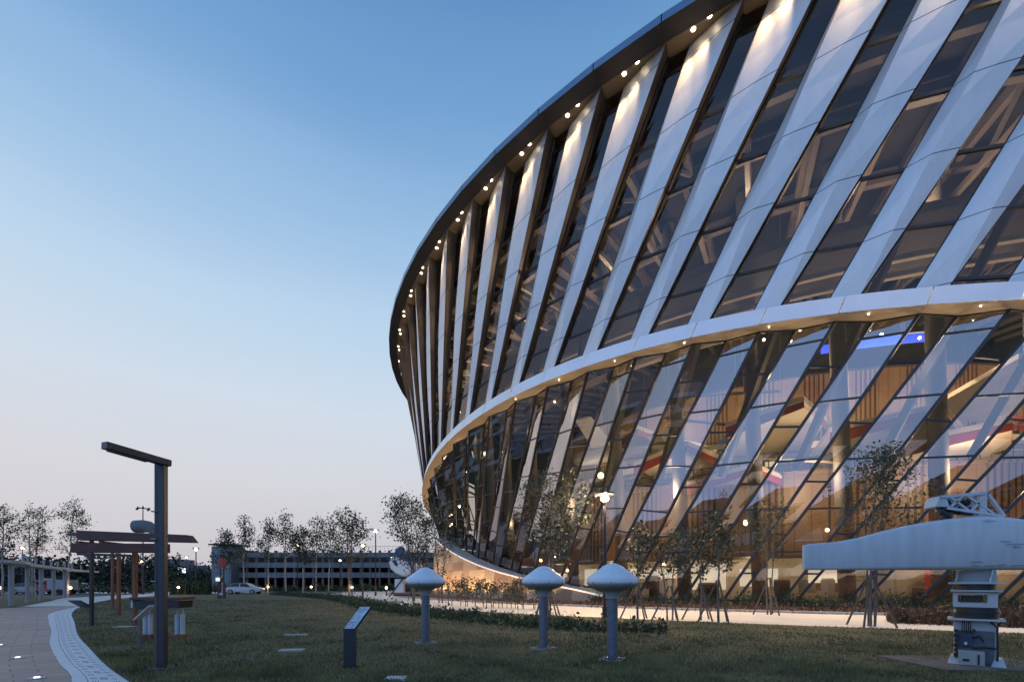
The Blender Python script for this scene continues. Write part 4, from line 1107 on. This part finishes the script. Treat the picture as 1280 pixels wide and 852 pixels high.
# slanted information panels
def info_sign(label, px_, foot, w, low, top, dx, m, pm, post_w):
    x, y = gp(px_, foot); o = thing('information_sign', label, 'sign', (x, y, 0), None)
    b = MB(); b.box((x, y, low / 2), (post_w, .07, low)); b.obj('post', pm, o, bevel=.004)
    P0 = Vector((x - post_w / 2, y - .05, low)); 
    b = MB(); n_ = Vector((-(top - low), 0, dx)).normalized() * -.03
    q = [P0, P0 + Vector((post_w * w, 0, 0)), P0 + Vector((post_w * w + dx, .12, top - low)), P0 + Vector((dx, .12, top - low))]
    b.prism(q, (0, .035, -.02)); pl = b.obj('panel', M['black'], o)
    e = Vector((0, -.004, .003)); b = MB()
    def uv(a, c): return q[0] + (q[1] - q[0]) * a + (q[3] - q[0]) * c + e
    b.face([uv(.06, .03), uv(.94, .03), uv(.94, .97), uv(.06, .97)], 0)
    e = Vector((0, -.006, .005))
    for k in range(9):
        c = .08 + k * .095
        if k in (3, 6): continue
        for j in range(2): b.face([uv(.14 + j * .38, c), uv(.14 + j * .38 + .16 + .14 * ((k * 7 + j * 3) % 5) / 5, c), uv(.14 + j * .38 + .16 + .14 * ((k * 7 + j * 3) % 5) / 5, c + .02), uv(.14 + j * .38, c + .02)], 1)
    b.obj('printed_face', [m, M['ink']], pl); return o
info_sign('dark post with slanted blue-white information panel in the middle of the lawn', 437.5, 836, 1.0, .70, 1.09, .25, M['signface'], M['lampmetal'], .205)
# second, thinner sign
x, y = gp(176, 811); o = thing('information_sign', 'slim slanted white information panel left of the tall lamp', 'sign', (x, y, 0))
b = MB(); b.box((x - .03, y, .34), (.045, .06, .68)); b.obj('post', M['slabgrey'], o)
b = MB(); b.prism([(x - .09, y - .10, .66), (x + .27, y - .10, .98), (x + .27, y + .12, .98), (x - .09, y + .12, .66)], (-.012, 0, .018)); b.obj('panel', M['signface'], o)
for i, (px_, py_, w) in enumerate(((370, 794.5, .62), (365, 814, .5))):
    x, y = gp(px_, py_); b = MB(); b.box((x, y, .03), (w, .25, .05), .1); tag(b.obj('ground_plaque', M['concrete'], bevel=.006), ('farther' if i == 0 else 'nearer') + ' flat pale stone plaque let into the lawn left of the slanted sign', 'plaque', 'stone plaques in the lawn')
x, y = gp(495, 850.5); b = MB(); b.box((x, y, .035), (.30, .2, .05)); tag(b.obj('inspection_cover', M['lightgrey']), 'small pale metal cover in the lawn at the bottom picture edge', 'cover')

# ------------------------------------------------------------------ white pods
def pod():
    o = thing('antenna_pod', '', 'antenna', (0, 0, 0), 'white antenna pods on posts')
    b = MB(); b.lathe([(.475, -.02), (.485, .015), (.485, .08), (.472, .10), (.33, .205), (.18, .318), (.125, .35), (.07, .37), (.03, .379), (.004, .381)], (0, 0, 1.5), 40); c = b.obj('radome', M['pod'], o, smooth=True)
    b = MB(); b.lathe([(.488, -.005), (.488, .004)], (0, 0, 1.5), 40)
    for k in range(8):
        a = k * pi / 4 + .3; b.box((.486 * cos(a), .486 * sin(a), 1.495), (.014, .03, .05), a)
    b.obj('clip_band', M['grey'], c)
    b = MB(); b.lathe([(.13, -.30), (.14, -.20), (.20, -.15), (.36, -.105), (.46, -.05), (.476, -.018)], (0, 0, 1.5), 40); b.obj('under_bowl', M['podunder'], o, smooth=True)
    b = MB(); b.tube((0, 0, .03), (0, 0, 1.22), .10, .10, 20); b.obj('post', M['galv'], o, smooth=True)
    b = MB(); b.box((0, 0, .03), (.50, .42, .05), .1); b.obj('base_slab', M['slabmid'], o)
    b = MB(); b.lathe([(.16, 0), (.16, .02), (.12, .025)], (0, 0, .055), 16)
    for k in range(4): b.tube((.14 * cos(k * pi / 2 + .7), .14 * sin(k * pi / 2 + .7), .06), (.14 * cos(k * pi / 2 + .7), .14 * sin(k * pi / 2 + .7), .11), .014, n=6)
    b.obj('flange', M['galv'], o)
    return o
pr = pod()
for i, (px_, foot, lab) in enumerate(((532, 804.5, 'farthest white cone-topped antenna pod, before the lit tiled wall'), (679.5, 811.5, 'middle white cone-topped antenna pod, before the tallest tree'), (765.5, 825.5, 'nearest white cone-topped antenna pod, on the pale slab'))):
    o = pr if i == 0 else copy_tree(pr)
    x, y = gp(px_, foot); o.location = (x, y, 0); o.rotation_euler = (0, 0, .3 + i * .35); o['label'] = lab

# ------------------------------------------------------------------ radar antenna and pedestal
D = 8.1; px2 = D / F
def rx(p): return (p - 640) * px2
def rz(p): return EYE + (HZ - p) * px2
ra = thing('radar_antenna', 'long white surface radar antenna on an equipment pedestal at the right', 'radar', (rx(1220), D, 0))
cxr = rx(1221); top = [(1002, 681), (1010, 679.5), (1040, 677.5), (1070, 672), (1100, 664), (1130, 657), (1160, 651.5), (1190, 647.5), (1221, 645.5)]
prof = [(rx(a), rz(b_)) for a, b_ in top]; prof = prof + [(2 * cxr - a, z) for a, z in prof[-2::-1]]
zlo = rz(712)
# hull: rounded shell, thicker in the middle
b = MB(); secs = []; n = 14
for a, z in prof:
    hgt = z - zlo; dep = .02 + .17 * min(1, max(0, (hgt - .4) / .6))
    ring_ = []
    for i in range(n):
        t = 2 * pi * i / n; cx_, cz_ = cos(t), sin(t)
        sx_ = math.copysign(abs(cx_) ** .5, cx_); sz_ = math.copysign(abs(cz_) ** .22, cz_)
        ring_.append((a, D - .05 + dep * sx_, zlo + hgt / 2 + hgt / 2 * sz_))
    secs += ring_
fs = [(k * n + i, k * n + (i + 1) % n, (k + 1) * n + (i + 1) % n, (k + 1) * n + i) for k in range(len(prof) - 1) for i in range(n)] + [tuple(range(n - 1, -1, -1)), tuple(range((len(prof) - 1) * n, len(prof) * n))]
b.add(secs, fs); hull = b.obj('reflector', M['radar'], ra, smooth=True)
# handwritten notes
rnd = random.Random(2); b = MB()
def scribble(px_, py_, w, h):
    pts_ = []
    for k in range(int(w / .9) + 3):
        pts_.append((rx(px_ + k * .9 + rnd.uniform(-.5, .5)), D - .247, rz(py_ + rnd.uniform(-h, h))))
    q_s = MB(); q_s.path(pts_, .0035, 4); q_s.obj('handwriting', M['ink'], hull)
for q in ((1195, 703, 14, 1.0), (1196, 707, 9, .8), (1213, 707.5, 12, .9), (1228, 706.5, 10, 1.2), (1246, 707, 13, .9), (1266, 706, 12, 1), (1233, 678, 10, 1.0), (1240, 681, 18, .8), (1248, 684.5, 8, 1.6), (1212, 653, 12, 1.2), (1290, 690, 20, 1)): scribble(*q)
# feed rack on top
b = MB(); yb = D - .10
b.prism([(rx(1163), yb, rz(634)), (rx(1181), yb, rz(634.5)), (rx(1176), yb, rz(621)), (rx(1168), yb, rz(621))], (0, .25, 0)); b.obj('feed_horn', M['radar'], ra, bevel=.01)
b = MB()
L_ = lambda p, q, y0=yb, y1=yb, w=.035: b.beam((rx(p[0]), y0, rz(p[1])), (rx(q[0]), y1, rz(q[1])), w, w)
for yy in (yb, yb + .22):
    L_((1170, 622), (1228, 617), yy, yy, .05); L_((1178, 636), (1246, 646), yy, yy, .045); L_((1226, 617), (1247, 646), yy, yy, .05); L_((1180, 622), (1205, 640), yy, yy); L_((1200, 620), (1235, 643), yy, yy); L_((1206, 640), (1226, 618), yy, yy); L_((1182, 634), (1196, 621), yy, yy)
for p in ((1170, 622), (1198, 620), (1226, 617), (1246, 646), (1206, 640), (1180, 635)): L_(p, p, yb, yb + .22)
b.obj('feed_frame', M['radar'], ra)
b = MB(); b.prism([(rx(1216), yb - .01, rz(645)), (rx(1226), yb - .01, rz(645)), (rx(1226), yb - .01, rz(620)), (rx(1219), yb - .01, rz(620))], (0, .03, 0))
b.prism([(rx(1182), yb + .2, rz(638)), (rx(1226), yb + .2, rz(640)), (rx(1226), yb + .2, rz(622)), (rx(1186), yb + .2, rz(624))], (0, .03, 0)); b.obj('mount_plate', M['radar'], ra)
b = MB()
for px_, py_, r_ in ((1187, 627, 3), (1195, 630, 3.2), (1211, 627, 4.2), (1206, 634, 3), (1217, 635, 2.2)): b.tube((rx(px_), yb + .12, rz(py_)), (rx(px_), yb + .2, rz(py_)), r_ * px2, n=12)
b.path([(rx(1174), yb + .1, rz(634)), (rx(1174), yb + .05, rz(640)), (rx(1179), yb + .03, rz(645)), (rx(1183), yb + .03, rz(649))], .05, 8); b.tube((rx(1182), yb + .03, rz(651)), (rx(1182), yb + .03, rz(641)), .045, n=8)
b.path([(rx(1180), yb + .1, rz(637)), (rx(1195), yb + .05, rz(641)), (rx(1215), yb + .1, rz(641))], .04, 8)
b.obj('waveguide', M['black'], ra)
# pedestal
pc = rx(1221); PY = D + .02; PYAW = RAD(-44)
class PMB(MB):
    """pedestal pieces: turned to face the path, true width"""
    def obj(s, *a, **k):
        c_, s_ = cos(PYAW), sin(PYAW)
        def tr(p):
            u_, v_ = (p[0] - pc) * .70, (p[1] - PY) * .8 + .02
            return (pc + u_ * c_ - v_ * s_, PY + u_ * s_ + v_ * c_, p[2])
        s.v = [tr(p) for p in s.v]
        return MB.obj(s, *a, **k)
def pbox(name, xa, xb, ya, yb_, m, dep=.72, dy=0, bev=.006):
    b = PMB(); b.box(((rx(xa) + rx(xb)) / 2, PY + dy, (rz(ya) + rz(yb_)) / 2), (rx(xb) - rx(xa), dep, rz(ya) - rz(yb_))); return b.obj(name, m, ra, bevel=bev)
b = PMB()
for xa in (1194, 1236):
    b.prism([(rx(xa), PY - .38, rz(727)), (rx(xa) + .03, PY - .38, rz(727)), (rx(xa + 5) + .03, PY - .15, rz(712)), (rx(xa + 5), PY - .15, rz(712))], (0, .5, 0))
b.box((pc, PY, rz(719.5)), (rx(1246) - rx(1195), .05, rz(712) - rz(727))); b.obj('neck', M['ped'], ra)
pbox('top_plate', 1185.5, 1255, 727, 729.5, M['ped'], .8)
b = PMB(); b.tube((pc, PY, rz(737)), (pc, PY, rz(729.5)), .36, n=24); b.obj('rotary_joint', M['black'], ra)
pbox('second_plate', 1189, 1253, 737, 739, M['ped'], .78)
# box with an opening through it
for xa, xb, ya, yb_ in ((1192, 1198, 739, 758), (1234.5, 1247, 739, 758), (1198, 1234.5, 739, 742.5), (1198, 1234.5, 753, 758)): pbox('gearbox_side', xa, xb, ya, yb_, M['ped'], .6, bev=0)
pbox('gearbox_shaft', 1202, 1230, 744, 752, M['black'], .2)
b = PMB(); b.tube((pc, PY, rz(772)), (pc, PY, rz(758)), .42, n=28); b.tube((pc, PY, rz(766)), (pc, PY, rz(763)), .45, n=28); b.obj('ring_gear', M['black'], ra, smooth=True)
b = PMB(); b.ball((rx(1194), PY - .42, rz(763)), .035, 8, 6); b.obj('beacon', M['lightgrey'], ra)
pbox('base_plate', 1185, 1256, 772, 774.5, M['ped'], .84)
pbox('pedestal_body', 1193, 1246.5, 774.5, 832, M['ped'], .56, .06)
pbox('shade_panel', 1196.5, 1243, 787, 830, M['slabgrey'], .03, -.24)  # dark sheet standing for shade over the equipment on the body
pbox('motor', 1202, 1216, 790, 806, M['navy'], .22, -.32)
pbox('motor_label', 1206, 1209.5, 800.5, 804, M['lightgrey'], .012, -.436, 0)
b = PMB()
for k in range(5): b.tube((rx(1203.5 + k * 2.6), PY - .34, rz(790)), (rx(1203.5 + k * 2.6), PY - .36, rz(775)), .012, n=6)
b.path([(rx(1238), PY - .33, rz(775)), (rx(1246), PY - .32, rz(781)), (rx(1246.5), PY - .31, rz(810)), (rx(1246), PY - .3, rz(826))], .022, 8)
b.path([(rx(1215), PY - .33, rz(796)), (rx(1225), PY - .36, rz(793)), (rx(1230), PY - .33, rz(800))], .018, 6)
b.path([(rx(1216), PY - .33, rz(808)), (rx(1230), PY - .34, rz(806)), (rx(1245), PY - .32, rz(807))], .02, 6); b.obj('cable', M['black'], ra)
b = PMB()
for k in range(7): b.tube((rx(1195.5), PY - .25, rz(788 + k * 6)), (rx(1195.5), PY - .32, rz(788 + k * 6)), .035 + .01 * (k % 2), n=8)
b.tube((rx(1218), PY - .3, rz(787)), (rx(1218), PY - .34, rz(787)), .035, n=12)
b.obj('cable_gland', M['black'], ra)
pbox('control_cabinet', 1198.5, 1231, 811, 832.5, M['podunder'], .24, -.36, .012)
pbox('cabinet_label', 1204, 1212, 821, 824, M['black'], .01, -.487, 0)
pbox('cabinet_latch', 1222, 1224.5, 815, 827, M['black'], .02, -.487, 0)
for xa in (1190, 1243):
    b = PMB(); b.prism([(rx(xa - 5), PY - .5, .05), (rx(xa + 13), PY - .5, .05), (rx(xa + 11), PY - .25, .17), (rx(xa), PY - .25, .17)], (0, .45, 0)); b.obj('foot', M['ped'], ra)
b = MB(); b.box((rx(1222), PY + .1, .03), (2.3, 1.5, .045)); b.obj('foundation', M['slabdark'], ra)

# ------------------------------------------------------------------ other exhibits on the grounds
# lattice mast with red trestle
x, y = gp(277, 748); D = y
am = thing('antenna_mast', 'red lattice antenna mast on a trestle at the far end of the lawn', 'mast', (x, y, 0))
h = EYE + (HZ - 690) / F * D; xm = at(272.5, D)[0]
b = MB()
for dx in (-.16, .16): b.tube((xm + dx, y + .6, 0), (xm + dx, y + .6, h), .045, n=6)
for k in range(12): z = h * k / 12; b.tube((xm - .16, y + .6, z), (xm + .16, y + .6, z + h / 12), .025, n=5)
b.obj('mast', M['black'], am)
b = MB(); zc = EYE + (HZ - 703) / F * D
b.box((xm, y + .5, zc), (.6, .4, .9)); b.obj('equipment_box', M['carred'], am)
b = MB()
for k in range(4): b.tube((xm - 1.0, y + .5, zc + .2 + k * .28), (xm + .1, y + .5, zc - .25 + k * .28), .03, n=5)
b.tube((xm - .8, y + .5, zc - .1), (xm - .8, y + .5, zc + 1.1), .03, n=5); b.obj('aerial', M['black'], am)
b = MB()
for dx in (-.28, .28): b.box((x + dx + .0, y, .75), (.12, .14, 1.5))
b.beam((x - .5, y, 1.1), (x + .12, y, 1.95), .1, .1); b.beam((x + .5, y, 1.1), (x - .12, y, 1.95), .1, .1); b.box((x, y, .3), (.56, .1, .12)); b.obj('trestle', M['rust'], am)
b = MB(); b.box((x, y - .08, .45), (.36, .05, .22)); b.obj('plate', M['lightgrey'], am)

# small blue and white aircraft on a stand
D = 47; x, y = at(513, D)
sa = thing('display_aircraft', 'blue and white aircraft cabin on a stand behind the leafy tree', 'aircraft', (x, y, 0))
def q_(px_, py_): return (at(px_, D)[0], EYE + (HZ - py_) / F * D)
def pr_(pts, y0, d): 
    b = MB(); b.prism([(a, y + y0, z) for a, z in (q_(*p) for p in pts)], (0, d, 0)); return b
pr_([(489, 703), (491, 697), (497, 695), (505, 700), (516, 702), (526, 705), (527, 710), (520, 716), (508, 721), (497, 716), (491, 711)], -1, 2.0).obj('cabin', M['planewhite'], sa, bevel=.25)
pr_([(495, 687), (503, 682), (506, 690), (518, 690), (526, 701), (526, 705), (508, 702), (499, 700), (497, 694)], -.8, 1.6).obj('canopy', M['blueplane'], sa, bevel=.15)
pr_([(493, 701), (497, 699), (501, 706), (498, 708)], -1.03, .05).obj('window', M['carglass'], sa)
pr_([(512, 702), (515, 702.5), (520, 711), (517, 712)], -1.03, .05).obj('stripe', M['blueplane'], sa)
pr_([(522, 692), (528, 689), (528, 696), (524, 698)], -.2, .4).obj('tail', M['blueplane'], sa)
b = MB(); b.box((q_(500, 730)[0], y, 1.2), (.9, .8, 1.4)); b.obj('stand', M['planewhite'], sa)
b = MB(); b.box((q_(511, 742)[0], y - .4, .25), (2.8, .5, .18)); b.obj('foot', M['black'], sa)
b = MB(); b.beam((q_(497, 744)[0] - .8, y - .5, 0), (q_(507, 720)[0], y - .5, 2.2), .1, .1); b.beam((q_(517, 744)[0], y - .5, 0), (q_(507, 720)[0], y - .5, 2.2), .1, .1); b.obj('leg', M['black'], sa)

# ------------------------------------------------------------------ render settings
vs_ = S.view_settings; vs_.view_transform = 'Standard'; vs_.look = 'None'; vs_.exposure = 0; vs_.gamma = 1
S.render.engine = 'CYCLES'
cy = S.cycles; cy.use_denoising = True; cy.max_bounces = 7; cy.diffuse_bounces = 2; cy.glossy_bounces = 3; cy.transparent_max_bounces = 14; cy.transmission_bounces = 4
cy.caustics_reflective = False; cy.caustics_refractive = False; cy.sample_clamp_indirect = 4; cy.use_light_tree = True
try: cy.denoiser = 'OPENIMAGEDENOISE'
except Exception: pass
